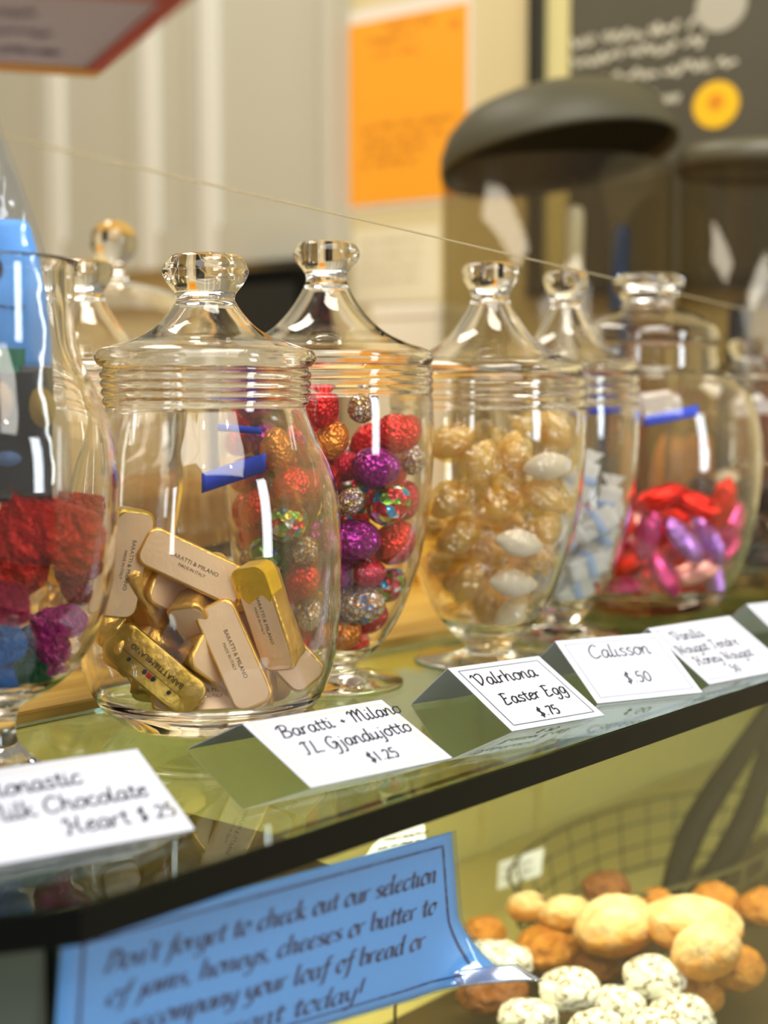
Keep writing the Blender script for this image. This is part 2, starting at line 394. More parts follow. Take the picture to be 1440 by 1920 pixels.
o = box_obj('wooden_board', (.36, PY+.02, -.052), (.53, BY-.02, -.040), wood_mat('brown_board_wood', (112, 76, 30), (150, 108, 48)), None, .002)
tag(o, 'brown wooden board inside the case under the left end of the glass', 'board')
box_obj('plinth', (.12, PY+.002, FLOOR), (SR, BY-.001, -.5), M('case_plinth', (96, 92, 80), .5), case, .002, off(case))

# ------------------------------------------------------------------ tent cards
def tent_card(bl, br, setb, h, backd, label, lines, border, ink, pen=.0009, wid=None, reveal=None, extra_left=0.0, bt=.00045):
    L = at_z(*bl); R = at_z(*br); e = R-L; e[2] = 0; wd = np.linalg.norm(e); e = e/wd
    L = L - e*extra_left; wd += extra_left
    if wid: wd = wid
    n = np.array([-e[1], e[0], 0]);
    if n @ fw < 0: n = -n
    L[2] = 0.0004
    t = .00035
    root = empty('price_card', L, label, 'price card')
    T = L + n*setb + np.array([0, 0, h]); B = L + n*(setb+backd)
    s = T-L; sl = np.linalg.norm(s); s = s/sl; nn = np.cross(e, s); nn = nn/np.linalg.norm(nn)
    if nn @ fw > 0: nn = -nn
    def quadslab(bm, a, b, c, d, nv):
        q = [V(x) for x in (a, b, c, d)]; m = V(nv)*t
        lo = [bm.verts.new(x) for x in q]; hi = [bm.verts.new(x-m) for x in q]
        bm.faces.new(lo); bm.faces.new(hi[::-1])
        for i in range(4): bm.faces.new((lo[i], hi[i], hi[(i+1) % 4], lo[(i+1) % 4]))
    bm = bmesh.new(); quadslab(bm, L, L+e*wd, T+e*wd, T, nn)
    link('front_panel', bm_mesh('front_panel', bm, False, L), PAPER, root)
    b2 = np.cross(e, B-T); b2 /= np.linalg.norm(b2)
    if b2[2] < 0: b2 = -b2
    B2 = B; bm = bmesh.new(); quadslab(bm, T+n*t, T+n*t+e*wd, B2+e*wd, B2, b2)
    link('back_panel', bm_mesh('back_panel', bm, False, L), PAPER, root)
    def to3d(u, v, lift=.00025): return V(L + e*u + s*v + nn*lift)
    if border:
        bm = bmesh.new(); m_ = border[1]
        add_ribbons(bm, rect_strokes(m_, m_*.9, wd-m_, sl-m_*.9), bt, lambda u, v: to3d(u, v, .0002))
        link('border_line', bm_mesh('border_line', bm, False, L, False), border[0], root)
    if lines:
        bm = bmesh.new()
        for (txt, u, v, size, slope) in lines:
            st, _ = text_strokes(txt, size, 0, 0, .12, .98)
            add_ribbons(bm, [[(u + x, v + y + slope*x) for x, y in k] for k in st], pen, to3d)
        link('handwriting', bm_mesh('handwriting', bm, False, L, False), ink, root)
    return root
MIL = .0010
tent_card((0, 1622), (365, 1556), .053, .0232, .045, 'white tent price card in front of the foil heart jar, text ending Heart $.25', [
    ('Monastic', .017, .0395, .0062, .02), ('Milk Chocolate', .0135, .0240, .0060, .02), ('Heart $.25', .042, .0095, .0062, .02)],
    (YLINE, .004), SOFTINK, .0011, extra_left=.011)
tent_card((583, 1478), (848, 1422), .0533, .0207, .048, 'white tent price card marked $1.25 leaning before the gold bar jar', [
    ('Baratti + Milano', .012, .0395, .0060, .05), ('IL Gjandujotto', .0150, .0235, .0060, .05), ('$1.25', .043, .0085, .0058, .03)],
    (YLINE, .004), SOFTINK, .0010)
tent_card((960, 1372), (1133, 1342), .0542, .0258, .034, 'white tent price card reading Easter Egg $.75 with thin black border', [
    ('Valrhona', .0075, .0405, .0064, .03), ('Easter Egg', .0125, .0215, .0057, .05), ('$.75', .0270, .0072, .0056, .03)],
    (INK, .0045), INK, .00105, bt=.0005)
tent_card((1120, 1320), (1317, 1299), .0455, .0297, .04, 'white tent price card reading Calisson $.50', [
    ('Calisson', .0165, .0365, .0068, .0), ('$.50', .029, .0135, .0066, .0)], (GLINE, .0045), SOFTINK, .00095)
tent_card((1330, 1284), (1482, 1254), .049, .0290, .034, 'white tent price card half hidden behind the Calisson card', [
    ('Vanilla', .012, .0415, .0054, .0), ('Nougat Tendre', .004, .0290, .0052, .0), ('Honey Nougat', .008, .0170, .0052, .0), ('.50', .030, .006, .0052, 0)],
    (GLINE, .004), SOFTINK, .0008)
tent_card((1500, 1232), (1700, 1205), .050, .030, .04, 'blank white price card corner at the right end of the shelf edge', None, (GLINE, .004), SOFTINK)

# ------------------------------------------------------------------ blue notice taped on the case front
SY = PY - .0012
TL, TR, BR, BL = [at_Y(*q, SY) for q in ((116, 1757), (846, 1560), (868, 1845), (92, 2075))]
root = empty('blue_notice', (TL+BR)/2, 'light blue paper notice taped to the case glass below the shelf', 'notice')
SBLUE = M('light_blue_paper', (100, 180, 236), .5)
def sgn(u, v, lift=0.0):
    P = (TL*(1-u)+TR*u)*(v) + (BL*(1-u)+BR*u)*(1-v)
    c = max(0.0, u-.86)/.14*max(0.0, .45-v)/.45
    P = P + np.array([0.010*c, -.022*c*c - .0002 - lift, .004*c])
    return V(P)
def sheet(name, u0, u1, v0, v1, mat, lift, parent, nu=30, nv=20, thick=.0003):
    bm = bmesh.new(); G = [[bm.verts.new(sgn(u0+(u1-u0)*i/nu, v0+(v1-v0)*j/nv, lift)) for i in range(nu+1)] for j in range(nv+1)]
    for j in range(nv):
        for i in range(nu): bm.faces.new((G[j][i], G[j][i+1], G[j+1][i+1], G[j+1][i]))
    solid(bm, thick)
    return link(name, bm_mesh(name, bm, True, parent.location), mat, parent)
sheet('paper', 0, 1, 0, 1, SBLUE, 0, root)
sheet('plastic_sleeve', -.004, 1.012, -.01, 1.008, film_mat('clear_sleeve', (235, 242, 250), .10, .08), .0008, root)
SIW = .235; SIH = .112
def sg3(x, y, l=.0005): return sgn(x/SIW, y/SIH, l)
NAVY = M('navy_ink', (28, 58, 110), .55)
bm = bmesh.new()
add_ribbons(bm, [[(p[0], p[1]) for p in catmull([(a[0]+(b[0]-a[0])*k/12, a[1]+(b[1]-a[1])*k/12) for k in range(13)], 1)] for a, b in
    [((.010, .008), (.227, .008)), ((.227, .008), (.227, .104)), ((.227, .104), (.010, .104)), ((.010, .104), (.010, .008))]], .0014, sg3)
link('border_line', bm_mesh('border_line', bm, False, root.location, False), NAVY, root)
bm = bmesh.new()
for txt, u, v, wd in (("Don't forget to check out our selection", .020, .0800, .200), ("of jams, honeys, cheeses or butter to", .022, .0575, .196),
                  ("accompany your loaf of bread or", .030, .0350, .178), ("croissant today!", .052, .0125, .112)):
    st, wsum = text_strokes(txt, 1.0, 0, 0, .22, 1.0)
    sx = wd/wsum; sy = .0078
    add_ribbons(bm, [[(u+x*sx, v+y*sy) for x, y in k] for k in st], .0018, sg3, (math.cos(.6), math.sin(.6)))
link('lettering', bm_mesh('lettering', bm, False, root.location, False), NAVY, root)
bm = bmesh.new(); bm2 = None
tp = sheet('tape_strip', .93, 1.03, .0, .10, film_mat('clear_tape', (225, 235, 250), .35, .15), .0013, root, 8, 6)

# ------------------------------------------------------------------ jars
class Jar: pass
def zy(x, y, axis):
    d = ray(x, y); hf = np.array([math.cos(YAW), math.sin(YAW)])
    k = (axis[:2] @ hf)/(d[:2] @ hf); return CH + k*d[2]
def jar_geo(x0, dep, prof_body, prof_lid):
    """pixel profiles [(half width, y)] -> metres"""
    hd = np.array([math.cos(YAW), math.sin(YAW)]); hr = rt[:2]
    ax = hd*dep + hr*dep*(x0-720)/FPX*1.0
    axis = np.array([ax[0], ax[1], 0.0])
    def conv(pr):
        out = []
        for hw, y in pr:
            z = zy(x0, y, axis); dd = (np.array([ax[0], ax[1], z])-CAMP) @ fw
            out.append((hw/FPX*dd, z))
        return out
    return axis, conv(prof_body), conv(prof_lid) if prof_lid else None
def build_jar(axis, body, lid, base_z, label, wall=.0028, ribs=None, foot=False, knob_inner=None, open_top=False, name='candy_jar', bottom=.007):
    """body: outer profile top -> bottom (r,z); lid: outer profile top -> bottom"""
    j = Jar(); j.axis = axis; j.base = base_z
    j.root = empty(name, (axis[0], axis[1], base_z), label, 'jar')
    b = [tuple(p) for p in catmull(body, 5)]
    b = [(max(r, .001), z) for r, z in b]
    zt, zb = b[0][1], b[-1][1]
    if ribs:
        z0, z1, nr, amp = ribs; nb = []
        top = [p for p in b if p[1] > z1]; mid0 = [p for p in b if p[1] < z0]
        zs = np.linspace(z1, z0, nr*10)
        rr = lambda z: np.interp(z, [p[1] for p in b][::-1], [p[0] for p in b][::-1])
        nb = [(float(rr(z) + amp*abs(math.sin(math.pi*nr*(z1-z)/(z1-z0)))**.7), float(z)) for z in zs]
        b = top + nb + mid0
    # cavity floor: for footed jars, where the inside radius closes above the stem
    zin = j.cav = (knob_inner if knob_inner is not None else zb + bottom)
    inner = []
    for r, z in [tuple(p) for p in catmull(body, 5)]:
        if z > zin + .012: inner.append((max(r-wall, .002), z))
    rl, zl = inner[-1]
    k = 7
    for i in range(1, k+1):
        a = i/k*math.pi/2
        inner.append((rl*math.cos(a), zl - (zl-zin)*math.sin(a)))
    inner[-1] = (0.0, zin)
    j.inner = inner
    outer = b[::-1]
    prof = [(0.0, outer[0][1])] + outer + [((outer[-1][0]+inner[0][0])/2, zt+.0012)] + inner
    bm = lathe(prof, 96, axis[0], axis[1])
    j.bowl = link('bowl', bm_mesh('bowl', bm, True, j.root.location), GLASS, j.root)
    if lid:
        lp = [tuple(p) for p in catmull(lid, 5)]
        lp = [(max(r, .001), z) for r, z in lp]
        # inside of the lid: a hollow that starts under the knob's waist
        wi = min(range(len(lp)//4, len(lp)), key=lambda i: lp[i][0]) if True else 0
        zw = lp[wi][1]
        ins = [(max(r-wall, .0015), z-.0012) for r, z in lp[wi+4:]]
        top = [(0.0, ins[0][1]+.002)]
        prof = [(0.0, lp[0][1])] + lp + [(lp[-1][0]-wall*.6, lp[-1][1]-.0008)] + [(ins[-1][0], lp[-1][1])] + ins[::-1][1:] + top
        bm = lathe(prof, 96, axis[0], axis[1])
        j.lid = link('lid', bm_mesh('lid', bm, True, j.root.location), GLASS, j.root)
    return j
def rin(j, z):
    zs = [p[1] for p in j.inner][::-1]; rs = [p[0] for p in j.inner][::-1]
    if z < zs[0]: return 0.0
    return float(np.interp(z, zs, rs))

# jar of gold bars (nearest, sharp)
axis2, b2, l2 = jar_geo(388, .824,
    [(193, 702), (192, 720), (190, 745), (188, 772), (192, 790), (207, 830), (231, 882), (246, 945), (252, 1030), (250, 1110), (245, 1185), (236, 1245), (220, 1295), (196, 1332), (165, 1356), (140, 1364), (128, 1367)],
    [(2, 487), (50, 487), (68, 494), (80, 514), (80, 526), (70, 545), (58, 560), (55, 570), (57, 578), (72, 600), (96, 625), (130, 645), (172, 658), (200, 668), (207, 680), (205, 690), (198, 698)])
base2 = 0.0002
dz = base2 - b2[-1][1]
b2 = [(r, z+dz) for r, z in b2]; l2 = [(r, z+dz) for r, z in l2]
jar2 = build_jar(axis2, b2, l2, base2, 'wide clear glass lidded jar filled with gold wrapped chocolate bars', ribs=(b2[3][1], b2[0][1]-.001, 4, .0016), bottom=.009)

# jar of foil eggs
axis3, b3, l3 = jar_geo(613, .946,
    [(197, 694), (196, 720), (196, 745), (199, 762), (201, 830), (198, 900), (189, 980), (176, 1050), (156, 1115), (130, 1172), (100, 1213), (76, 1235), (58, 1248), (52, 1256), (62, 1263), (100, 1272), (136, 1279), (142, 1283), (138, 1285)],
    [(2, 461), (42, 461), (56, 468), (62, 482), (58, 496), (44, 514), (38, 526), (40, 540), (56, 570), (78, 600), (108, 628), (148, 648), (182, 660), (199, 670), (200, 682), (195, 690)])
dz = base2 - b3[-1][1]; b3 = [(r, z+dz) for r, z in b3]; l3 = [(r, z+dz) for r, z in l3]
jar3 = build_jar(axis3, b3, l3, base2, 'footed clear glass lidded jar full of red and purple foil eggs', ribs=(b3[2][1], b3[0][1]-.001, 3, .0013), knob_inner=b3[11][1])

prof4b = [(180, 715), (181, 745), (182, 775), (184, 800), (182, 860), (177, 930), (165, 1000), (148, 1055), (126, 1115), (100, 1160), (72, 1192), (52, 1212), (44, 1222), (52, 1229), (95, 1236), (138, 1240), (142, 1243), (138, 1245)]
prof4l = [(2, 504), (38, 504), (51, 510), (56, 524), (50, 540), (40, 556), (36, 566), (40, 580), (54, 605), (78, 638), (110, 663), (148, 682), (176, 692), (184, 702), (178, 712)]
axis4, b4, l4 = jar_geo(918, 1.03, prof4b, prof4l)
dz = base2 - b4[-1][1]; b4 = [(r*.985, z+dz) for r, z in b4]; l4 = [(r*.97, z+dz) for r, z in l4]
jar4 = build_jar(axis4, b4, l4, base2, 'footed clear glass lidded jar of white almonds in crinkled cellophane', ribs=(b4[2][1], b4[0][1]-.001, 3, .0011), knob_inner=b4[10][1])
def like4(x0, dep, sx, sz, base, label):
    a, _, _ = jar_geo(x0, dep, [(1, 1)], None)
    bb = [(r*sx, (z-base2)*sz+base) for r, z in b4]; ll = [(r*sx, (z-base2)*sz+base) for r, z in l4]
    return build_jar(a, bb, ll, base, label, ribs=(bb[2][1], bb[0][1]-.001, 3, .0011), knob_inner=bb[10][1])
jar5 = like4(1058, 1.145, .86, 1.015, base2, 'slim clear glass lidded jar of white and blue wrapped nougat blocks')
jar0 = like4(163, 1.00, .98, .975, LEDGE+.0002, 'clear glass lidded jar nearly empty standing behind the gold bar jar')

axis6, b6, l6 = jar_geo(1212, 1.27,
    [(128, 650), (130, 676), (134, 700), (160, 716), (190, 745), (207, 800), (212, 870), (206, 950), (192, 1020), (172, 1075), (148, 1115), (124, 1136), (112, 1143), (108, 1145)],
    [(2, 518), (50, 518), (64, 526), (66, 540), (54, 558), (46, 572), (62, 582), (100, 598), (128, 618), (134, 636), (132, 646)])
dz = base2 - b6[-1][1]; b6 = [(r, z+dz) for r, z in b6]; l6 = [(r, z+dz) for r, z in l6]
jar6 = build_jar(axis6, b6, l6, base2, 'large round shouldered glass jar of red and pink foil candies', bottom=.008)

axis7, b7, l7 = jar_geo(1400, 1.40,
    [(105, 700), (118, 712), (140, 745), (150, 800), (150, 900), (142, 980), (122, 1040), (96, 1072), (88, 1076), (84, 1078)],
    [(2, 620), (30, 621), (38, 634), (30, 652), (28, 660), (60, 672), (96, 684), (106, 694)])
dz = LEDGE+.0002 - b7[-1][1]; b7 = [(r, z+dz) for r, z in b7]; l7 = [(r, z+dz) for r, z in l7]
jar7 = build_jar(axis7, b7, l7, LEDGE+.0002, 'squat glass jar of brown chocolates at the far right end', bottom=.008)

axis1, b1, _ = jar_geo(-29, .72,
    [(176, 500), (172, 515), (172, 570), (173, 640), (186, 690), (212, 750), (240, 825), (248, 890), (246, 980), (238, 1070), (222, 1150), (190, 1225), (140, 1285), (90, 1316), (60, 1335), (48, 1360), (50, 1395), (70, 1425), (92, 1444), (96, 1450), (92, 1454)], None)
dz = base2 - b1[-1][1]; b1 = [(r, z+dz) for r, z in b1]
jar1 = build_jar(axis1, b1, None, base2, 'open footed glass jar of crumpled foil hearts nearest on the left', wall=.003, knob_inner=b1[13][1]+.002)

# strips of blue tape stuck round the jars
def tape_on(j, px0, py0, px1, py1, wpx, side, label):
    """strip bent round the bowl between two picture points, on its near (-1) or far (+1) face"""
    bm = bmesh.new(); N = 14; L = []; R = []
    hd = np.array([math.cos(YAW), math.sin(YAW), 0])
    ro = lambda z: float(np.interp(z, [p[1] for p in j.inner][::-1], [p[0] for p in j.inner][::-1]))
    rows = []
    for i in range(N+1):
        t = i/N; row = []
        for s in (-.5, .5):
            x = px0+(px1-px0)*t; y = py0+(py1-py0)*t + s*wpx
            z = zy(x, y, j.axis); rr = ro(z) - .0008
            d = ray(x, y); d = d/d[2] if False else d
            # ray / circle of radius rr about the axis
            dx, dy = d[0], d[1]; ax, ay = j.axis[0], j.axis[1]
            a = dx*dx+dy*dy; b = -2*(dx*ax+dy*ay); c = ax*ax+ay*ay-rr*rr
            disc = max(b*b-4*a*c, 0); k = (-b + side*math.sqrt(disc))/(2*a)
            P = CAMP + d*k; row.append(P)
        rows.append(row)
    vs = [[bm.verts.new(V(p)) for p in r] for r in rows]
    for a, b in zip(vs[:-1], vs[1:]): bm.faces.new((a[0], b[0], b[1], a[1]))
    solid(bm, .0002)
    o = link('tape_strip', bm_mesh('tape_strip', bm, True, j.root.location), BLUETAPE, j.root); o['label'] = label
tape_on(jar2, 378, 908, 500, 868, 36, 1, 'bright blue tape strip slanting across the glass')
tape_on(jar2, 408, 802, 492, 808, 13, 1, 'thin blue tape strip under the lid')
tape_on(jar6, 1208, 790, 1308, 770, 20, -1, 'blue tape strip on the shoulder')
tape_on(jar5, 1105, 771, 1165, 769, 12, 1, 'thin blue tape strip near the neck')

# ------------------------------------------------------------------ packing helpers
def drop_pack(j, n, rmin, rmax, fixed, ztop, seed, cand=260, margin=.0012):
    rnd = random.Random(seed); placed = list(fixed); out = []
    for _ in range(n):
        r = rnd.uniform(rmin, rmax); best = None
        for c in range(cand):
            a = rnd.uniform(0, 2*math.pi); q = math.sqrt(rnd.random())*max(p[0] for p in j.inner)
            x, y = j.axis[0]+q*math.cos(a), j.axis[1]+q*math.sin(a)
            z = j.cav + r + margin; ok = False
            for it in range(60):
                if z > ztop: break
                if rin(j, z) - margin - r < q or rin(j, z-r*.7) - margin - r*.72 < q or rin(j, z+r*.7)-margin-r*.72 < q: z += .002; continue
                hit = 0
                for (px, py, pz, pr) in placed:
                    d2 = (px-x)**2+(py-y)**2; s = (pr+r)*.97
                    if d2 < s*s and abs(pz-z) < math.sqrt(s*s-d2) - 1e-6:
                        z = pz + math.sqrt(s*s-d2) + 1e-5; hit = 1
                if not hit: ok = True; break
            if ok and z < ztop and (best is None or z < best[2]): best = (x, y, z, r)
        if best is None: break
        placed.append(best); out.append(best)
    return out
def pin(j, x, y, r, back=0.0):
    """sphere centre behind picture point (x, y), pressed against the near glass, pushed back by back"""
    z = zy(x, y, j.axis)
    for _ in range(3):
        R = max(rin(j, z)-r-.0015, .001); R = min(R, max(rin(j, z-r*.7)-r*.72-.0015, .001))
        d = ray(x, y); ax, ay = j.axis[0], j.axis[1]
        a = d[0]**2+d[1]**2; b = -2*(d[0]*ax+d[1]*ay); c = ax*ax+ay*ay-R*R
        disc = b*b-4*a*c
        k = (-b - math.sqrt(max(disc, 0)))/(2*a)
        P = CAMP+d*(k+back); z = P[2]
    return P
def relax(j, pts, it=120, floor=True):
    """pts: list [P, r]; keeps picture position loosely, resolves overlaps mostly in depth"""
    P = np.array([p for p, r in pts]); Rr = np.array([r for p, r in pts]); P0 = P.copy()
    for k in range(it):
        for a in range(len(P)):
            for b in range(a+1, len(P)):
                d = P[b]-P[a]; l = np.linalg.norm(d) + 1e-9; s = (Rr[a]+Rr[b])*.98
                if l < s:
                    m = d/l*(s-l)/2
                    dep = m @ fw
                    if abs(dep) < 1e-4: dep = (1e-4 if P0[b] @ fw >= P0[a] @ fw else -1e-4)
                    m = m*.45 + fw*dep*1.1; P[a] -= m; P[b] += m
        P += (P0-P)*.03
        for a in range(len(P)):
            z = max(P[a][2], j.cav+Rr[a]+.001); P[a][2] = z
            q = P[a][:2]-j.axis[:2]; l = np.linalg.norm(q)+1e-9
            R = max(min(rin(j, z)-Rr[a], rin(j, z-Rr[a]*.7)-Rr[a]*.72)-.0012, .001)
            if l > R: P[a][:2] = j.axis[:2]+q/l*R
    return P
def clamp_inside(o, j, own=True):
    """press a soft wrapper against the inside of the glass where it would poke through"""
    bpy.context.view_layer.update()
    if own: o.data = o.data.copy()
    mw = o.matrix_world.copy(); inv = mw.inverted()
    for v in o.data.vertices:
        p = mw @ v.co; z = max(p.z, j.cav+.0012); R = max(rin(j, z)-.0012, .0008)
        x, y = p.x-j.axis[0], p.y-j.axis[1]; l = math.hypot(x, y)
        if l > R: x *= R/l; y *= R/l
        v.co = inv @ Vector((j.axis[0]+x, j.axis[1]+y, z))
rnd = random.Random(7)
def foil_mesh(name, sx, sy, sz, amp, fr, seed, egg=0.0, sub=4):
    bm = bmesh.new(); bmesh.ops.create_icosphere(bm, subdivisions=sub, radius=1.0)
    for v in bm.verts:
        c = v.co.copy(); k = 1.0 - egg*c.x
        n_ = noise.noise(c*fr + Vector((seed*3.1, seed, 0)))*amp + abs(noise.noise(c*fr*2.3 + Vector((0, seed*2.7, seed))))*amp*.7
        c = Vector((c.x*sx, c.y*sy*k, c.z*sz*k)); v.co = c*(1+n_)
    return bm_mesh(name, bm)

# ------------------------------------------------------------------ foil eggs
FO = dict(
 red=M('red_foil', (214, 22, 20), .27, .6, bump=('voronoi', 4.5, .28)),
 crimson=M('crimson_foil', (196, 14, 52), .27, .6, bump=('voronoi', 4.5, .28)),
 purple=M('purple_foil', (150, 20, 132), .25, .65, bump=('voronoi', 4.5, .28)),
 orange=M('orange_gold_foil', (226, 136, 46), .28, .6, bump=('voronoi', 4.5, .28)),
 teal=M('teal_foil', (24, 130, 140), .27, .6, bump=('voronoi', 4.5, .28)),
 silver=mosaic('silver_gold_mosaic_foil', [(236, 224, 200), (200, 160, 90), (240, 240, 244), (150, 130, 170), (226, 200, 150)], 3.8, .3, .22, (140, 84, 30)),
 multi=mosaic('many_coloured_mosaic_foil', [(210, 20, 30), (226, 220, 70), (200, 24, 40), (70, 170, 226), (240, 240, 240), (190, 30, 60), (120, 180, 60)], 2.7, .55, .22),
 green=mosaic('green_blue_mosaic_foil', [(40, 130, 50), (30, 60, 160), (130, 200, 90), (30, 110, 70), (200, 226, 190), (50, 150, 60)], 2.7, .55, .22),
 flower=mosaic('gold_and_white_mosaic_foil', [(240, 238, 226), (240, 238, 226), (226, 214, 180), (80, 160, 226), (240, 240, 236)], 3.4, .3, .25, (196, 128, 40)))
CN = dict(red='red', crimson='crimson', purple='purple', orange='orange gold', teal='teal', silver='silver and gold mosaic', multi='many coloured mosaic', green='green and blue mosaic', flower='gold and white mosaic')
egg_me = {}
for i, k in enumerate(FO):
    egg_me[k] = foil_mesh('foil_egg_'+k, 1.17, .95, .95, .05, 2.6, i+1, .07, 4); egg_me[k].materials.append(FO[k])
EG = [ # x, y, half px, colour, back, angle, where
 (603, 761, 37, 'red', 0, 80, 'at the top left of the egg pile beside the near jar neck'),
 (681, 761, 30, 'silver', 0, 60, 'topmost in the middle of the egg pile'),
 (742, 813, 42, 'red', 0, 10, 'large and bright at the upper right of the egg jar'),
 (788, 804, 26, 'red', .015, 90, 'small behind the large upper right one'),
 (783, 862, 28, 'silver', .004, 80, 'against the right glass of the egg jar'),
 (704, 877, 43, 'purple', 0, 5, 'big and round near the centre top of the egg jar'),
 (622, 826, 34, 'orange', .004, 60, 'just right of the gold bar jar contour near the top'),
 (656, 940, 26, 'silver', 0, 50, 'left of centre under the big purple egg'),
 (728, 945, 40, 'multi', 0, 35, 'tilted at the middle right below the big purple egg'),
 (783, 938, 36, 'crimson', .01, 70, 'upright against the right glass at mid height'),
 (668, 1013, 45, 'purple', 0, 0, 'large at the centre of the egg jar'),
 (739, 1016, 42, 'red', 0, 50, 'tilted at right under the mosaic egg'),
 (773, 1026, 30, 'teal', .012, 70, 'peeping out at the right edge of the egg jar'),
 (584, 1084, 38, 'red', .004, 20, 'low left seen through the edge of the near jar'),
 (639, 1080, 34, 'purple', .012, 30, 'under the large central purple egg'),
 (689, 1072, 30, 'crimson', .004, 0, 'small in the lower centre above the gold and white egg'),
 (737, 1096, 35, 'multi', .003, 30, 'lower right against the glass of the egg jar'),
 (676, 1132, 41, 'flower', 0, 8, 'low in the centre with small blue patches'),
 (713, 1160, 34, 'crimson', .006, 20, 'low right under the gold and white egg'),
 (645, 1187, 32, 'orange', .002, 30, 'low beside the near jar contour'),
 (664, 1212, 30, 'red', .004, 0, 'lowest in the egg jar above its foot'),
 (555, 915, 40, 'red', 0, 10, 'seen through the gold bar jar beside its right contour'),
 (552, 981, 40, 'multi', 0, 20, 'seen through the gold bar jar at mid height'),
 (513, 1040, 40, 'green', 0, -25, 'above the torn gold bar'),
 (460, 1045, 28, 'silver', .006, 60, 'at the far left behind the long gold bar'),
 (539, 1118, 34, 'red', .002, 30, 'seen between the upright gold bars and the jar edge'),
 (580, 1026, 28, 'silver', .004, 30, 'beside the jar contour left of the purple pair'),
 (611, 1007, 36, 'purple', .014, 20, 'cut by the near jar contour at mid height'),
 (529, 842, 40, 'orange', 0, 85, 'seen through the upper right of the gold bar jar'),
 (444, 955, 36, 'red', .004, 80, 'at the far left of the eggs below the blue tape'),
 (490, 950, 38, 'red', 0, 60, 'below the blue tape seen through the near jar'),
 (461, 1003, 34, 'red', .01, 60, 'left and low behind the upper red pair'),
 (471, 890, 38, 'crimson', .004, 20, 'directly behind the slanting blue tape'),
 (442, 826, 34, 'red', .006, 20, 'upper left of the eggs under the near jar neck'),
 (488, 757, 34, 'purple', .01, 10, 'topmost at left seen through the near jar neck ribs'),
 (441, 778, 30, 'red', .012, 10, 'topmost far left seen through the near jar neck'),
 (600, 1150, 32, 'flower', .006, 40, 'low left beside the near jar contour'),
 (608, 900, 36, 'red', .02, 40, 'set back behind the window reflection in the egg jar'),
 (640, 880, 32, 'crimson', .026, 10, 'set back left of the big purple egg'),
]
pts = [[pin(jar3, x, y, h/FPX*.9*.97, bk), h/FPX*.9*.97] for x, y, h, c, bk, an, wh in EG]
PP = relax(jar3, pts)
def basis(theta, tilt=0.0, roll=0.0):
    """rotation whose local X runs at theta (degrees, counter-clockwise in the view), tilted away by tilt, local Z towards the viewer then rolled"""
    th, ti = math.radians(theta), math.radians(tilt)
    a = (rt*math.cos(th) + up*math.sin(th))*math.cos(ti) + fw*math.sin(ti)
    n_ = -fw - a*(-fw @ a); n_ = n_/np.linalg.norm(n_); b = np.cross(n_, a)
    ro = math.radians(roll)
    z = n_*math.cos(ro) + b*math.sin(ro); y = np.cross(z, a)
    return Matrix((V(a), V(y), V(z))).transposed()
def put(name, me, P, rot, sc_=1.0, parent=None):
    o = bpy.data.objects.new(name, me); COL.objects.link(o)
    o.matrix_world = Matrix.Translation(V(P)) @ rot.to_4x4() @ Matrix.Scale(sc_, 4)
    return o
fixed = []
for (x, y, h, c, bk, an, wh), P, (p0, r) in zip(EG, PP, pts):
    o = put('foil_egg', egg_me[c], P, basis(an, rnd.uniform(-25, 25), rnd.uniform(0, 360)), r*.98)
    tag(o, f'{CN[c]} foil egg {wh}', 'chocolate egg', 'foil eggs in the footed jar'); fixed.append((P[0], P[1], P[2], r))
cols = ['red', 'crimson', 'red', 'purple', 'orange', 'red', 'silver', 'multi']
for i, (x, y, z, r) in enumerate(drop_pack(jar3, 48, .0118, .0132, fixed, b3[3][1]-.012, 3, 140)):
    c = cols[i % len(cols)]
    o = put('foil_egg', egg_me[c], (x, y, z), Euler((rnd.uniform(0, 6), rnd.uniform(0, 6), rnd.uniform(0, 6))).to_matrix(), r*.95)
    tag(o, f'{CN[c]} foil egg buried behind the front row of the egg jar', 'chocolate egg', 'foil eggs in the footed jar')

# ------------------------------------------------------------------ gold bars
GOLD = M('gold_foil', (232, 188, 96), .30, .62, bump=('noise', 260, .35), vary=(60, (206, 156, 72), .25))
OLIVE = M('olive_gold_foil', (190, 156, 64), .30, .5, bump=('noise', 220, .35))
BAND = M('pale_rose_gold_label', (250, 214, 170), .36, .15, bump=('noise', 500, .08))
YEL = M('bright_yellow_foil', (246, 202, 40), .28, .6, bump=('noise', 260, .4))
PRINT = M('brown_print', (70, 50, 34), .6)
LB, WB, HB = .0575, .0218, .0168
def rrect(lx, ly, rad, n=5):
    out = []
    for cx, cy, a0 in ((lx-rad, ly-rad, 0), (-lx+rad, ly-rad, 90), (-lx+rad, -ly+rad, 180), (lx-rad, -ly+rad, 270)):
        for k in range(n+1):
            a = math.radians(a0+90*k/n); out.append((cx+rad*math.cos(a), cy+rad*math.sin(a)))
    return out
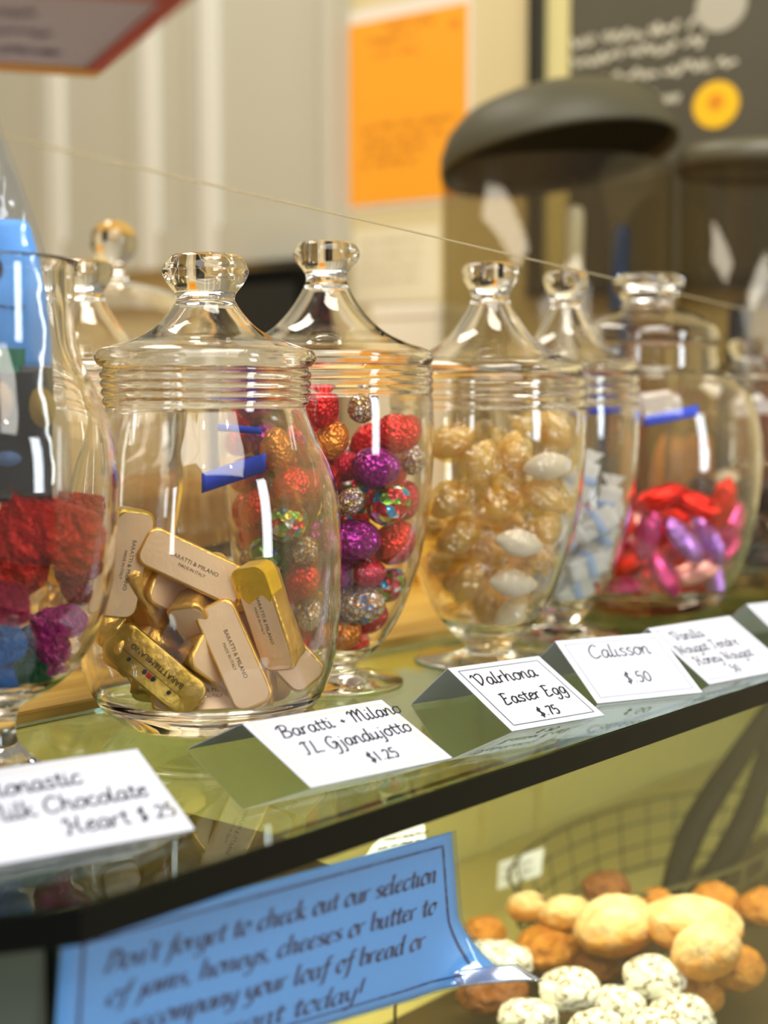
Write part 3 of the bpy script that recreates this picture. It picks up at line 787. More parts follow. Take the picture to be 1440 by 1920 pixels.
def bar_mesh(seed, crump=.0006):
    bm = bmesh.new()
    lv = [(LB/2-.004, WB/2-.005, -HB), (LB/2-.0018, WB/2-.003, -HB*.9), (LB/2-.0012, WB/2-.0022, -HB*.55), (LB/2-.0004, WB/2-.001, -HB*.22), (LB/2, WB/2, -.0016), (LB/2-.0006, WB/2-.0006, -.0003), (LB/2-.0012, WB/2-.0012, 0)]
    rings = []
    for lx, ly, z in lv:
        rings.append([bm.verts.new((x, y, z)) for x, y in rrect(lx, ly, min(ly*.75, .0060), 6)])
    n = len(rings[0])
    for A, B in zip(rings[:-1], rings[1:]):
        for k in range(n): bm.faces.new((A[k], A[(k+1) % n], B[(k+1) % n], B[k]))
    bm.faces.new(rings[0][::-1]); bm.faces.new(rings[-1])
    bmesh.ops.subdivide_edges(bm, edges=[e for e in bm.edges if e.calc_length() > .006], cuts=4, use_grid_fill=True)
    for v in bm.verts:
        if v.co.z < -.0025:
            d = noise.noise(v.co*190 + Vector((seed*5, 0, seed)))*crump + abs(noise.noise(v.co*420+Vector((seed, 0, 3))))*crump*.8
            v.co += v.co.normalized()*d
    return bm_mesh('gold_bar', bm)
bar_me = [bar_mesh(s, .0009 if s < 3 else .0018) for s in range(4)]
def label_mesh():
    bm = bmesh.new(); o = rrect(LB/2-.0016, WB/2-.0016, .0052, 6)
    lo = [bm.verts.new((x, y, .00005)) for x, y in o]; hi = [bm.verts.new((x, y, .00028)) for x, y in o]
    bm.faces.new(lo[::-1]); bm.faces.new(hi); n = len(o)
    for k in range(n): bm.faces.new((lo[k], lo[(k+1) % n], hi[(k+1) % n], hi[k]))
    return bm_mesh('paper_label', bm, False)
lab_me = label_mesh()
def font_mesh(txts, name):
    """txts: [(string, size, x, y, rotation)] in one flat mesh, from the built-in lettering"""
    bm = bmesh.new()
    for s, size, x, y, rz in txts:
        cu = bpy.data.curves.new('lettering', 'FONT'); cu.body = s; cu.size = size; cu.align_x = 'CENTER'; cu.align_y = 'CENTER'; cu.resolution_u = 2
        ob = bpy.data.objects.new('lettering_source', cu); COL.objects.link(ob)
        bpy.context.view_layer.update()
        me = bpy.data.meshes.new_from_object(ob.evaluated_get(bpy.context.evaluated_depsgraph_get()))
        me.transform(Matrix.Translation((x, y, .0004)) @ Matrix.Rotation(rz, 4, 'Z')); bm.from_mesh(me)
        bpy.data.objects.remove(ob); bpy.data.curves.remove(cu); bpy.data.meshes.remove(me)
    return bm_mesh(name, bm, False, None, False)
small_print = font_mesh([('BARATTI & MILANO', .0030, 0, .0012, 0), ('MADE IN ITALY', .0022, 0, -.0022, 0)], 'print'); small_print.materials.append(PRINT)
big_print = font_mesh([('BARATTI&MILANO', .0042, 0, -.0022, 0)], 'print')
bmx = bmesh.new(); bmx.from_mesh(big_print)
for k, (ex, ey, er) in enumerate(((-.0028, .0042, .0011), (.0030, .0042, .0011), (-.0135, .0044, .0009), (.0135, .0044, .0009))):
    c = [bmx.verts.new((ex+er*math.cos(a*.5236)*(1+.25*(a % 2)), ey+er*1.2*math.sin(a*.5236)*(1+.25*(a % 2)), .0004)) for a in range(12)]; bmx.faces.new(c)
add_ribbons(bmx, [[(-.02, .0022), (.02, .0022)]], .0003, lambda u, v: Vector((u, v, .0004)))
big_print.clear_geometry(); bmx.to_mesh(big_print); bmx.free(); big_print.materials.append(INK)
crest = bpy.data.meshes.new('crest'); bmx = bmesh.new(); add_box(bmx, (-.0013, .0030, .0003), (.0013, .0056, .00045)); bmx.to_mesh(crest); bmx.free()
crest.materials.append(FO['red'])
def yellow_end():
    bm = bmesh.new(); o = rrect(LB/2+.0003, WB/2+.0003, .0062, 6)
    def clip(z, g): return [bm.verts.new((max(x, LB/2-.017+.0022*math.sin(y*900)), y*g, z)) for x, y in o]
    rings = [clip(-.011, .86), clip(-.0016, 1.0), clip(.0006, .98)]
    n = len(o)
    for A, B in zip(rings[:-1], rings[1:]):
        for k in range(n): bm.faces.new((A[k], A[(k+1) % n], B[(k+1) % n], B[k]))
    bm.faces.new(rings[0][::-1]); bm.faces.new(rings[-1]); return bm_mesh('folded_yellow_end', bm, False)
yend = yellow_end(); yend.materials.append(YEL)
BARS = [ # x, y, theta, tilt, roll, depth offset from the axis, shape, label face, print, words
 (226, 1060, -103, 8, 32, -.040, 0, 1, 1, 'standing upright against the left glass, text running down its face', 'olive'),
 (362, 1062, -26, 8, 6, -.034, 1, 1, 1, 'long pale one lying slantwise on top of the pile', 'gold'),
 (510, 1160, -73, 12, -34, -.040, 2, 1, 1, 'upright at right with a bright yellow torn end', 'yellow'),
 (470, 1243, -66, -4, 0, -.056, 0, 1, 1, 'broad pale face leaning at right front with small brown print', 'gold'),
 (262, 1275, -38, -12, 8, -.060, 1, 0, 2, 'olive gold one at lower left with large upside down black lettering', 'olive'),
 (378, 1343, 2, 10, 26, -.050, 2, 1, 1, 'lying flat at the bottom front', 'gold'),
 (284, 1125, -66, 30, 140, -.022, 3, 1, 0, 'crumpled back of one left of centre under the long bar', 'gold'),
 (290, 1195, 30, 42, -30, -.018, 1, 1, 0, 'short pale end left of the middle', 'gold'),
 (347, 1128, -34, 42, 24, -.016, 2, 1, 0, 'tucked directly under the long top bar', 'gold'),
 (388, 1192, -64, 38, -26, -.026, 0, 1, 0, 'pointing away in the middle of the pile', 'gold'),
 (350, 1225, -30, 30, 152, -.012, 3, 0, 0, 'crumpled gold back in the middle of the pile', 'gold'),
 (425, 1275, -44, 34, 30, -.030, 1, 1, 0, 'poking out at the lower middle beside the broad bar', 'gold'),
 (572, 1212, -48, 10, 0, -.018, 2, 1, 1, 'at the right glass with a yellow folded end', 'yellow'),
 (541, 1290, -84, 14, -20, -.022, 0, 1, 1, 'standing behind the broad bar at lower right', 'gold'),
 (205, 1290, -60, 30, 60, .004, 3, 0, 0, 'in the lower left shadow behind the olive one', 'olive'),
 (300, 1345, -8, 14, 120, -.020, 3, 0, 0, 'at the bottom left under the olive one', 'olive'),
 (590, 1290, -70, 20, 40, .004, 1, 0, 0, 'low at the right glass', 'gold'),
 (430, 1130, -60, 20, 160, -.004, 3, 0, 0, 'set back behind the long bar in the upper middle', 'gold'),
 (330, 1190, -80, 30, 170, .004, 3, 0, 0, 'set back in the centre of the pile', 'gold'),
 (460, 1210, -20, 20, 150, .010, 2, 0, 0, 'set back at the right of the centre', 'gold'),
 (260, 1200, -20, 20, 150, .016, 0, 0, 0, 'set back at left near the far glass', 'gold'),
 (400, 1290, 30, 10, 160, .010, 1, 0, 0, 'set back low in the centre of the pile', 'gold'),
 (500, 1300, 10, 10, 150, .022, 1, 0, 0, 'set back low at right of the pile', 'gold'),
 (300, 1290, 20, 10, 150, .024, 2, 0, 0, 'set back low at left of the pile', 'gold'),
]
D2 = float(axis2[:2] @ np.array([math.cos(YAW), math.sin(YAW)]))
hfw = np.array([math.cos(YAW), math.sin(YAW), 0])
def place_bars():
    for (x, y, th, ti, ro, dd, shp, lab, prn, words, tone) in BARS:
        d = ray(x, y); k = (D2+dd)/(d @ hfw); P = CAMP + d*k
        R = basis(th, ti, ro)
        Z = np.array(R.col[2]); P = P - Z*HB*.4*0 + np.array([0, 0, 0])
        P = P + Z*HB*.35
        # pull inside the jar: every corner must stay within the inner wall
        for _ in range(60):
            worst = 0; mv = np.zeros(3)
            for sx in (-1, 1):
                for sy in (-1, 1):
                    for (zz, fx) in ((0, 1), (-HB, .86)):
                        q = P + np.array(R @ Vector((sx*(LB/2-.003)*fx, sy*(WB/2-.002)*(1 if fx == 1 else .6), zz)))
                        if q[2] < jar2.cav + .0015: mv += np.array([0, 0, (jar2.cav+.0015-q[2])*.5])
                        rr = max(rin(jar2, max(q[2], jar2.cav+.003)) - .0012, .004); h = q[:2]-jar2.axis[:2]; l = np.linalg.norm(h)
                        if l > rr: mv += np.append(-h/l*(l-rr)*.5, .0002); worst = max(worst, l-rr)
            if np.linalg.norm(mv) < 1e-5: break
            P = P + mv*.6
        mesh = bar_me[shp]
        o = put('chocolate_bar', mesh, P, R)
        o.data = mesh if tone == 'gold' else bar_alt[(shp, tone)]
        tag(o, f'gold wrapped chocolate bar {words}', 'chocolate bar', 'gold bars in the wide jar')
        clamp_inside(o, jar2)
        if lab:
            c = link('paper_label', lab_me, BAND, o)
            if prn == 1: link('print', small_print, None, c)
        if prn == 2:
            c = link('print', big_print, None, o); c.location.z = .0005; c.rotation_euler = (0, 0, math.pi)
            e_ = link('crest', crest, None, c)
        if tone == 'yellow':
            c = link('folded_end', yend, None, o); c.rotation_euler = (0, 0, math.pi); c['label'] = 'bright yellow folded end'
for m_ in bar_me: m_.materials.append(GOLD)
bar_alt = {}
for s in range(4):
    for tname, mt in (('olive', OLIVE), ('yellow', GOLD)):
        c = bar_me[s].copy(); c.materials.clear(); c.materials.append(mt); bar_alt[(s, tname)] = c
place_bars()

# ------------------------------------------------------------------ almonds in cellophane
CELL = film_mat('amber_cellophane', (254, 240, 190), .30, .12, (160, 1.0), .5)
CELLC = film_mat('clear_cellophane', (252, 246, 232), .12, .12, (120, 1.0), .3)
ALM = M('white_sugar_coating', (244, 242, 238), .35, coat=.3); TAN = M('honey_sugar_coating', (232, 204, 146), .35, coat=.3)
def almond_mesh(mat):
    bm = bmesh.new(); bmesh.ops.create_icosphere(bm, subdivisions=4, radius=1)
    for v in bm.verts:
        x = v.co.x; k = (1-.28*abs(x)**1.6); v.co = Vector((x*.0158, v.co.y*.0092*k, v.co.z*.0076*k))
    me = bm_mesh('sugared_almond', bm); me.materials.append(mat); return me
alm_w, alm_t = almond_mesh(ALM), almond_mesh(TAN)
def wrapper_mesh(seed, mat):
    rn = random.Random(seed); bm = bmesh.new(); N, K = 22, 20; G = []
    for i in range(N+1):
        t = -1+2*i/N; x = t*.028; a = abs(t)
        r = .0125*math.sqrt(max(0, 1-(a/.62)**2)) if a < .55 else .0125*math.sqrt(1-(.55/.62)**2)*(.45 if a < .66 else .45+(a-.66)*6.5)
        r = max(r, .0016); ring = []
        for k in range(K):
            an = 2*math.pi*k/K; c = Vector((x, r*math.cos(an), r*math.sin(an)*.9))
            w_ = 1 + .22*noise.noise(Vector((c.x*170, c.y*170, c.z*170+seed*4))) + .28*abs(noise.noise(c*420+Vector((seed, seed, 0))))*(1.0 if a < .6 else 1.5)
            flat = (1-.65*max(0, a-.68)/.32)
            ring.append(bm.verts.new((c.x + .004*noise.noise(c*260+Vector((0, seed, 0)))*(1 if a > .6 else .3), c.y*w_, c.z*w_*flat)))
        G.append(ring)
    for A, B in zip(G[:-1], G[1:]):
        for k in range(K): bm.faces.new((A[k], A[(k+1) % K], B[(k+1) % K], B[k]))
    me = bm_mesh('cellophane_wrapper', bm, False); me.materials.append(mat); return me
wraps = [wrapper_mesh(s, CELL) for s in range(5)]; wraps_c = [wrapper_mesh(s+7, CELLC) for s in range(3)]
AL = [(1028, 874, 'w', 0, 6, 'large and pale at the upper right of the almond jar'), (974, 1017, 'w', 0, -10, 'bright white one at the centre of the almond jar'),
      (962, 1092, 'w', 0, -4, 'white one below the bright central almond'), (1022, 932, 't', 0, -28, 'honey coloured one just under the pale upper right almond'),
      (903, 866, 't', .010, 70, 'honey coloured one in amber wrap upper left of centre'), (1040, 806, 't', .006, -50, 'honey coloured one highest at right'),
      (850, 830, 't', .01, 30, 'in crinkled wrap at the upper left of the almond jar'), (846, 938, 't', .002, 40, 'in amber wrap at the left glass mid height'),
      (860, 1010, 't', .004, 20, 'in amber wrap at the left glass below mid height'), (880, 1090, 't', .004, 60, 'low at left in clear amber wrap'),
      (1000, 1150, 'w', .006, 50, 'lowest pale one at right near the foot'), (920, 1150, 't', .004, -60, 'lowest amber one above the foot'),
      (1030, 1000, 't', .012, 60, 'behind the bright almond near the right glass'), (930, 950, 't', .02, 10, 'set back at the middle of the almond jar'),
      (960, 850, 't', .014, 80, 'upright set back under the window streak'), (915, 1030, 't', .03, -30, 'set back left of the bright almond')]
apts = [[pin(jar4, x, y, .0135 if c == 't' else .0105, bk + (.006 if c == 't' else 0)), .0135 if c == 't' else .0115] for x, y, c, bk, an, wd in AL]
APP = relax(jar4, apts)
for i, ((x, y, c, bk, an, wd), P) in enumerate(zip(AL, APP)):
    o = put('wrapped_almond', alm_w if c == 'w' else alm_t, P, basis(an, rnd.uniform(-12, 12), rnd.uniform(-30, 30)), 1.0)
    tag(o, f'sugared almond in cellophane, {wd}', 'candy', 'almonds in cellophane')
    wch = link('cellophane_wrapper', wraps[i % 5] if c == 't' else wraps_c[i % 3], None, o); wch.rotation_euler = (i*1.3, 0, rnd.uniform(-.5, .5))
    wch.scale = (.90, 1.0, 1.02) if c == 't' else (.95, 1.0, 1.0); clamp_inside(wch, jar4); clamp_inside(o, jar4)
for i, (x, y, z, r) in enumerate(drop_pack(jar4, 12, .0120, .0130, [(p[0], p[1], p[2], .0135) for p in APP], b4[3][1]-.006, 5, 140)):
    o = put('wrapped_almond', alm_t if i % 2 else alm_w, (x, y, z), Euler((rnd.uniform(0, 6), rnd.uniform(-.5, .5), rnd.uniform(0, 6))).to_matrix(), .85)
    tag(o, 'sugared almond in cellophane hidden among the others at the far side of its jar', 'candy', 'almonds in cellophane')
    wch = link('cellophane_wrapper', wraps[i % 5], None, o); wch.scale = (.85, 1.0, 1.0); clamp_inside(wch, jar4); clamp_inside(o, jar4)

# ------------------------------------------------------------------ nougat blocks
NW = M('white_waxed_wrap', (232, 230, 226), .4, bump=('noise', 260, .5)); NBL = M('pale_blue_print', (178, 200, 236), .45)
def nougat_mesh():
    bm = bmesh.new(); add_box(bm, (-.017, -.009, -.0075), (.017, .009, .0075), .002)
    bmesh.ops.subdivide_edges(bm, edges=[e for e in bm.edges if e.calc_length() > .008], cuts=5, use_grid_fill=True)
    for v in bm.verts:
        v.co += v.co.normalized()*noise.noise(v.co*240)*.0012
    me = bm_mesh('nougat', bm, True); me.materials.append(NW); return me
ng = nougat_mesh()
bm = bmesh.new(); add_box(bm, (-.002, -.0101, -.0086), (.006, .0101, .0086), .002); nb_me = bm_mesh('printed_band', bm, True); nb_me.materials.append(NBL)
def nug_ear():
    bm = bmesh.new()
    for s in (-1, 1):
        vs = []
        for i in range(7):
            for k in (0, 1):
                vs.append(bm.verts.new((s*(.0172+.010*k), (-.003 if k == 0 else -.010)*(1-i/3.0), .003*math.sin(i*2.2)*k)))
        for i in range(6): bm.faces.new((vs[2*i], vs[2*i+1], vs[2*i+3], vs[2*i+2]))
    solid(bm, .0003)
    return bm_mesh('twisted_end', bm, False)
ear = nug_ear(); ear.materials.append(NW)
NG = [(1090, 905, 70, 'topmost pale block standing in the slim jar'), (1150, 960, 80, 'upright at the right glass of the slim jar'), (1115, 985, 30, 'middle of the slim jar just under the topmost'),
      (1170, 1040, 60, 'at the right glass mid height of the slim jar'), (1105, 1075, 16, 'blue banded one turned to the front of the slim jar'), (1160, 1110, 20, 'low right in the slim jar'),
      (1095, 1135, 12, 'low centre left in the slim jar'), (1140, 1165, 30, 'lowest one seen above the Calisson card'), (1060, 1010, 40, 'at the left of the slim jar behind the almonds'), (1040, 1095, -30, 'low left of the slim jar behind the almonds')]
npts = [[pin(jar5, x, y, .0135, 0), .0135] for x, y, an, wd in NG]
NPP = relax(jar5, npts)
for i, ((x, y, an, wd), P) in enumerate(zip(NG, NPP)):
    o = put('nougat', ng, P, basis(an, rnd.uniform(-20, 20), rnd.uniform(-40, 40)), .92)
    tag(o, f'white wrapped nougat block, {wd}', 'candy', 'wrapped nougat blocks')
    link('printed_band', nb_me, None, o); clamp_inside(link('twisted_end', ear, None, o), jar5)
for i, (x, y, z, r) in enumerate(drop_pack(jar5, 8, .0115, .0130, [(p[0], p[1], p[2], .0135) for p in NPP], .15, 9, 120)):
    o = put('nougat', ng, (x, y, z), Euler((rnd.uniform(0, 6), rnd.uniform(-.6, .6), rnd.uniform(0, 6))).to_matrix(), .74)
    tag(o, 'white wrapped nougat block hidden at the far side of the slim jar', 'candy', 'wrapped nougat blocks')
    link('printed_band', nb_me, None, o); clamp_inside(link('twisted_end', ear, None, o), jar5)

# ------------------------------------------------------------------ red and pink foil candies (round shouldered jar)
PK = dict(red=M('bright_red_foil', (236, 34, 16), .28, .7, bump=('noise', 200, .4)), pink=M('pink_foil', (226, 70, 140), .24, .75, bump=('noise', 200, .4)),
          lilac=M('lilac_foil', (190, 130, 216), .24, .75, bump=('noise', 200, .4)), rose=M('rose_foil', (240, 170, 160), .26, .7, bump=('noise', 200, .4)))
def lozenge(name, mat):
    bm = bmesh.new(); bmesh.ops.create_uvsphere(bm, u_segments=8, v_segments=7, radius=1)
    for v in bm.verts:
        c = v.co; v.co = Vector((c.x*.0245*(1+.1*noise.noise(c*3)), c.y*.0115, c.z*.010*(1+.2*noise.noise(c*2.3))))
    me = bm_mesh(name, bm, False); me.materials.append(mat); return me
loz = {k: lozenge('foil_candy', m) for k, m in PK.items()}
CD = [(1255, 940, 'red', 20, 'high at the left of the round shouldered jar'), (1345, 955, 'red', 80, 'standing high at the right of the round shouldered jar'), (1262, 1000, 'lilac', -50, 'tilted at left centre of the candy pile'),
      (1330, 1000, 'lilac', -65, 'upright at the centre of the candy pile'), (1385, 990, 'pink', 65, 'at the right glass of the candy pile'), (1290, 960, 'red', -20, 'in the top row at centre of the candy pile'),
      (1240, 1060, 'pink', -60, 'at the left of the candy pile mid height'), (1298, 1075, 'rose', 18, 'lying across the lower middle of the candy pile'), (1345, 1072, 'lilac', -80, 'small end facing out low at right'),
      (1270, 1120, 'red', 0, 'large at the bottom left of the candy pile'), (1325, 1120, 'red', -30, 'at the bottom right of the candy pile'), (1360, 1040, 'pink', 40, 'right of the centre of the candy pile'),
      (1225, 1000, 'pink', 80, 'behind the streak at the left of the candy pile'), (1225, 1130, 'red', 50, 'lowest at left behind the price cards'), (1180, 1060, 'red', 20, 'at left behind the nougat jar'), (1170, 980, 'pink', 50, 'high at left behind the nougat jar')]
cpts = [[pin(jar6, x, y, .0155, 0), .0155] for x, y, c, an, wd in CD]
CPP = relax(jar6, cpts)
for (x, y, c, an, wd), P in zip(CD, CPP):
    o = put('foil_candy', loz[c], P, basis(an, rnd.uniform(-20, 20), rnd.uniform(0, 90)), .95)
    tag(o, f'{c} foil candy {wd}', 'candy', 'foil candies in the round shouldered jar')
ks = list(loz)
for i, (x, y, z, r) in enumerate(drop_pack(jar6, 26, .0145, .0158, [(p[0], p[1], p[2], .0155) for p in CPP], zy(1212, 930, axis6), 11, 110)):
    k = ks[i % 4] if i % 3 else 'red'
    o = put('foil_candy', loz[k], (x, y, z), Euler((rnd.uniform(0, 6), rnd.uniform(-.6, .6), rnd.uniform(0, 6))).to_matrix(), .9)
    tag(o, f'{k} foil candy buried at the far side of the round shouldered jar', 'candy', 'foil candies in the round shouldered jar')

# ------------------------------------------------------------------ dark chocolates (squat jar) and the few sweets in the jar behind
CHO = M('brown_chocolate', (70, 36, 18), .4); CREAMC = M('cream_chocolate', (226, 206, 180), .45)
cho_me = [foil_mesh('chocolate', .019, .016, .013, .06, 2, 31, 0, 3), foil_mesh('chocolate', .019, .016, .013, .06, 2, 33, 0, 3)]
cho_me[0].materials.append(CHO); cho_me[1].materials.append(CREAMC)
for i, (x, y, z, r) in enumerate(drop_pack(jar7, 26, .0165, .0185, [], .10, 13, 90)):
    o = put('chocolate', cho_me[1 if i % 6 == 5 else 0], (x, y, z), Euler((rnd.uniform(-.4, .4), rnd.uniform(-.4, .4), rnd.uniform(0, 6))).to_matrix(), .92)
    tag(o, ('cream' if i % 6 == 5 else 'dark brown') + ' chocolate in the squat jar at far right', 'candy', 'chocolates in the squat jar')
amb = foil_mesh('toffee', .016, .012, .010, .08, 2.5, 41, 0, 3); amb.materials.append(M('amber_foil', (190, 140, 50), .3, .6, bump=('noise', 220, .4)))
for i, (x, y, z, r) in enumerate(drop_pack(jar0, 16, .0125, .0138, [], .085, 15, 90)):
    o = put('toffee', amb, (x, y, z), Euler((rnd.uniform(-.6, .6), rnd.uniform(-.6, .6), rnd.uniform(0, 6))).to_matrix(), .86)
    tag(o, 'amber wrapped toffee at the bottom of the jar behind the gold bars', 'candy', 'toffees in the jar behind')

# ------------------------------------------------------------------ foil hearts and pouch in the nearest jar
HF = dict(red=M('crumpled_red_foil', (244, 26, 16), .36, .3, bump=('noise', 4.5, .9)), blue=M('sky_blue_foil', (14, 136, 240), .36, .25, bump=('noise', 4.5, .8)),
          navy=M('deep_blue_foil', (16, 46, 160), .32, .45, bump=('noise', 4.5, .8)), pink=M('bright_pink_foil', (230, 56, 166), .28, .5, bump=('noise', 4.5, .8)),
          magenta=M('magenta_foil', (190, 14, 84), .32, .5, bump=('noise', 4.5, .8)), green=M('green_foil', (10, 120, 84), .3, .7, bump=('noise', 4.5, .8)))
def heart_mesh(seed, size):
    bm = bmesh.new(); bmesh.ops.create_icosphere(bm, subdivisions=5, radius=1)
    for v in bm.verts:
        c = v.co.copy(); a = math.atan2(c.x, c.z); q = math.hypot(c.x, c.z)
        hx = 16*math.sin(a)**3/17; hz = (13*math.cos(a)-5*math.cos(2*a)-2*math.cos(3*a)-math.cos(4*a))/17
        n_ = noise.noise(c*2.6+Vector((seed*4, 0, 0)))*.16 + abs(noise.noise(c*6+Vector((0, seed*3, 0))))*.12
        v.co = Vector((hx*q, c.y*.48*(1.0 if q < .9 else 1), hz*q))*size*(1+n_)
    return bm_mesh('foil_heart', bm)
hm = {k: heart_mesh(i+1, 1.0) for i, k in enumerate(HF)}
for k in hm: hm[k].materials.append(HF[k])
HT = [(70, 1030, 'red', .033, 0, 25, 'large crumpled one filling the top of the nearest left jar'), (155, 965, 'red', .016, .006, 40, 'small peak at the top right of the nearest left jar'),
      (165, 1080, 'magenta', .015, .004, 70, 'at the right glass below the large red heart'), (15, 1235, 'blue', .022, 0, 80, 'sky blue one low at the left edge'),
      (92, 1225, 'navy', .016, .010, 70, 'deep blue one between the blue and pink hearts'), (125, 1215, 'pink', .018, 0, 60, 'bright pink one low at right of the nearest left jar'),
      (75, 1290, 'green', .012, .008, 0, 'green one at the very bottom of the nearest left jar'), (10, 1130, 'magenta', .02, .01, 30, 'under the large red heart at the left edge')]
hpts = [[pin(jar1, x, y, s*.8, bk), s*.8] for x, y, c, s, bk, an, wd in HT]
HPP = relax(jar1, hpts, 60)
for (x, y, c, s, bk, an, wd), P in zip(HT, HPP):
    R = basis(an, 0, 0) @ Euler((math.pi/2, 0, 0)).to_matrix()
    o = put('foil_heart', hm[c], P, R, s*.92); clamp_inside(o, jar1); tag(o, f'{c} foil heart, {wd}', 'chocolate heart', 'foil hearts in the nearest jar')
hk = list(hm)
for i, (x, y, z, r) in enumerate(drop_pack(jar1, 14, .015, .018, [(p[0], p[1], p[2], q[1]) for p, q in zip(HPP, hpts)], zy(-29, 960, axis1), 21, 100)):
    o = put('foil_heart', hm[hk[i % 5]], (x, y, z), Euler((rnd.uniform(0, 6), rnd.uniform(0, 6), rnd.uniform(0, 6))).to_matrix(), r*.95)
    tag(o, f'{hk[i % 5]} foil heart buried at the far side of the nearest left jar', 'chocolate heart', 'foil hearts in the nearest jar'); clamp_inside(o, jar1)

# pouch standing in the jar
pc = axis1.copy()
pr = empty('snack_pouch', at_d(-29, 930, .70), 'clear stand up pouch with sky blue and black label in the nearest left jar', 'pouch')
PD = .716
def pw(y):   # half width of the pouch in pixels at picture height y
    return float(np.interp(y, [150, 232, 330, 430, 500, 620, 700, 800, 900, 938], [8, 30, 66, 100, 122, 142, 146, 158, 164, 160]))
def pouch_pt(u, y, bulge, grow=1.0):
    """u in -1..1 across, y picture height, on a sheet of the pouch"""
    x = -29 + u*pw(y)*grow
    d = ray(x, y); k = PD/(d @ hfw); P = CAMP + d*k
    th = bulge*math.sqrt(max(0, 1-u*u))*float(np.interp(y, [150, 300, 700, 938], [.002, .008, .017, .018]))
    wob = .0016*noise.noise(Vector((u*3, y*.012, bulge)))
    return V(P - hfw*(th+wob*(1 if bulge else 0)))
def pouch_sheet(name, u0, u1, y0, y1, mat, lift, parent, n=14, m=20, grow=1.0, clampx=None):
    bm = bmesh.new(); G = []
    for j_ in range(m+1):
        y = y0+(y1-y0)*j_/m; row = []
        for i in range(n+1):
            u = u0+(u1-u0)*i/n
            if clampx is not None: u = min(u, (clampx(y)+29)/pw(y)) if i == n else u0 + (min(u1, (clampx(y)+29)/pw(y))-u0)*i/n
            P = pouch_pt(u, y, 1.0, grow); row.append(bm.verts.new(P - V(hfw)*lift))
        G.append(row)
    for a, b in zip(G[:-1], G[1:]):
        for i in range(n): bm.faces.new((a[i], a[i+1], b[i+1], b[i]))
    solid(bm, .0002)
    return link(name, bm_mesh(name, bm, True, parent.location), mat, parent)
bm = bmesh.new(); G = []
for j_ in range(31):
    y = 150+(938-150)*j_/30; row = []
    for i in range(40):
        a = 2*math.pi*i/40; u = math.cos(a); row.append(bm.verts.new(pouch_pt(u*.999, y, 1.12*(1 if math.sin(a) >= 0 else -1))))
    G.append(row)
for a, b in zip(G[:-1], G[1:]):
    for i in range(40): bm.faces.new((a[i], a[(i+1) % 40], b[(i+1) % 40], b[i]))
bm.faces.new(G[-1]); bm.faces.new(G[0][::-1])
link('clear_film', bm_mesh('clear_film', bm, True, pr.location), film_mat('pouch_film', (236, 240, 248), .13, .10, (40, .6), .3), pr)
lbx = lambda y: float(np.interp(y, [400, 430, 560, 690, 938], [40, 66, 90, 104, 106]))
LBL = M('sky_blue_label', (96, 170, 238), .5); GRN = M('green_label_stripe', (20, 130, 92), .5); BLK = M('black_label', (14, 16, 20), .4)
lab = pouch_sheet('blue_label', -.95, .9, 415, 690, LBL, -.0006, pr, clampx=lbx)
pouch_sheet('green_stripe', -.95, .9, 656, 702, GRN, -.0001, pr, clampx=lambda y: 58 if y < 690 else 50)
pouch_sheet('black_panel', -.95, .9, 691, 936, BLK, -.0008, pr, clampx=lbx)
def pouch_blob(name, x, y, wx, wy, mat, lift=.0002, parent=None, n=14):
    bm = bmesh.new(); c = [bm.verts.new(pouch_pt((x+wx*math.cos(2*math.pi*k/n)+29)/pw(y), y+wy*math.sin(2*math.pi*k/n), 1.0) - V(hfw)*lift) for k in range(n)]
    bm.faces.new(c); solid(bm, .0003)
    return link(name, bm_mesh(name, bm, True, pr.location), mat, pr)
NUT = M('printed_nut_brown', (130, 74, 28), .5, vary=(120, (196, 150, 70), .3)); NUT2 = M('printed_nut_ochre', (170, 132, 40), .5)
pouch_blob('printed_nut', 18, 752, 22, 36, NUT); pouch_blob('printed_nut', 88, 765, 22, 38, NUT2); pouch_blob('printed_nut', 30, 858, 24, 14, M('printed_blue_grey', (90, 120, 160), .5))
pouch_blob('emblem', -2, 508, 20, 24, M('dark_blue_emblem', (16, 34, 66), .5), .0002)
bm = bmesh.new()
for yy in (580, 575, 585): pass
add_ribbons(bm, scribble(-10, 0, 66, 6, random.Random(4)), 2.2, lambda u, v: pouch_pt((u+29)/pw(580), 582-v, 1.0) - V(hfw)*.0003)
link('fine_print', bm_mesh('fine_print', bm, False, pr.location, False), NAVY, pr)

# ------------------------------------------------------------------ glass cloche with a cake behind the jars
cx_, _, _ = jar_geo(218, 1.25, [(1, 1)], None)
def zc(y): return zy(218, y, cx_)
base = LEDGE+.0002
cst = empty('cake_stand', (cx_[0], cx_[1], base), 'pale round cake stand under the glass dome at back left', 'cake stand')
prof = [(0, base), (.075, base), (.078, base+.004), (.03, base+.012), (.022, base+.03), (.05, base+.036), (.134, base+.040), (.136, base+.046), (.130, base+.047), (0, base+.046)]
link('stand', bm_mesh('stand', lathe(prof, 64, cx_[0], cx_[1]), True, cst.location), M('stand_china', (226, 214, 176), .3), cst)
zb = base+.0475
dome = empty('cake_dome', (cx_[0], cx_[1], zb), 'glass cake dome with a solid ball knob at back left', 'cake dome')
zt = zc(528); ou = []; inn = []
for i in range(25):
    a = math.pi/2*i/24; ou.append((.127*math.sin(a)**.9, zb+.055+(zt-zb-.055)*math.cos(a)))
    inn.append((.124*math.sin(a)**.9, zb+.055+(zt-.003-zb-.055)*math.cos(a)))
ou += [(.1272, zb+.03), (.1280, zb)]; inn += [(.1242, zb+.03), (.1240, zb)]
ou[0] = (0, ou[0][1]); inn[0] = (0, inn[0][1])
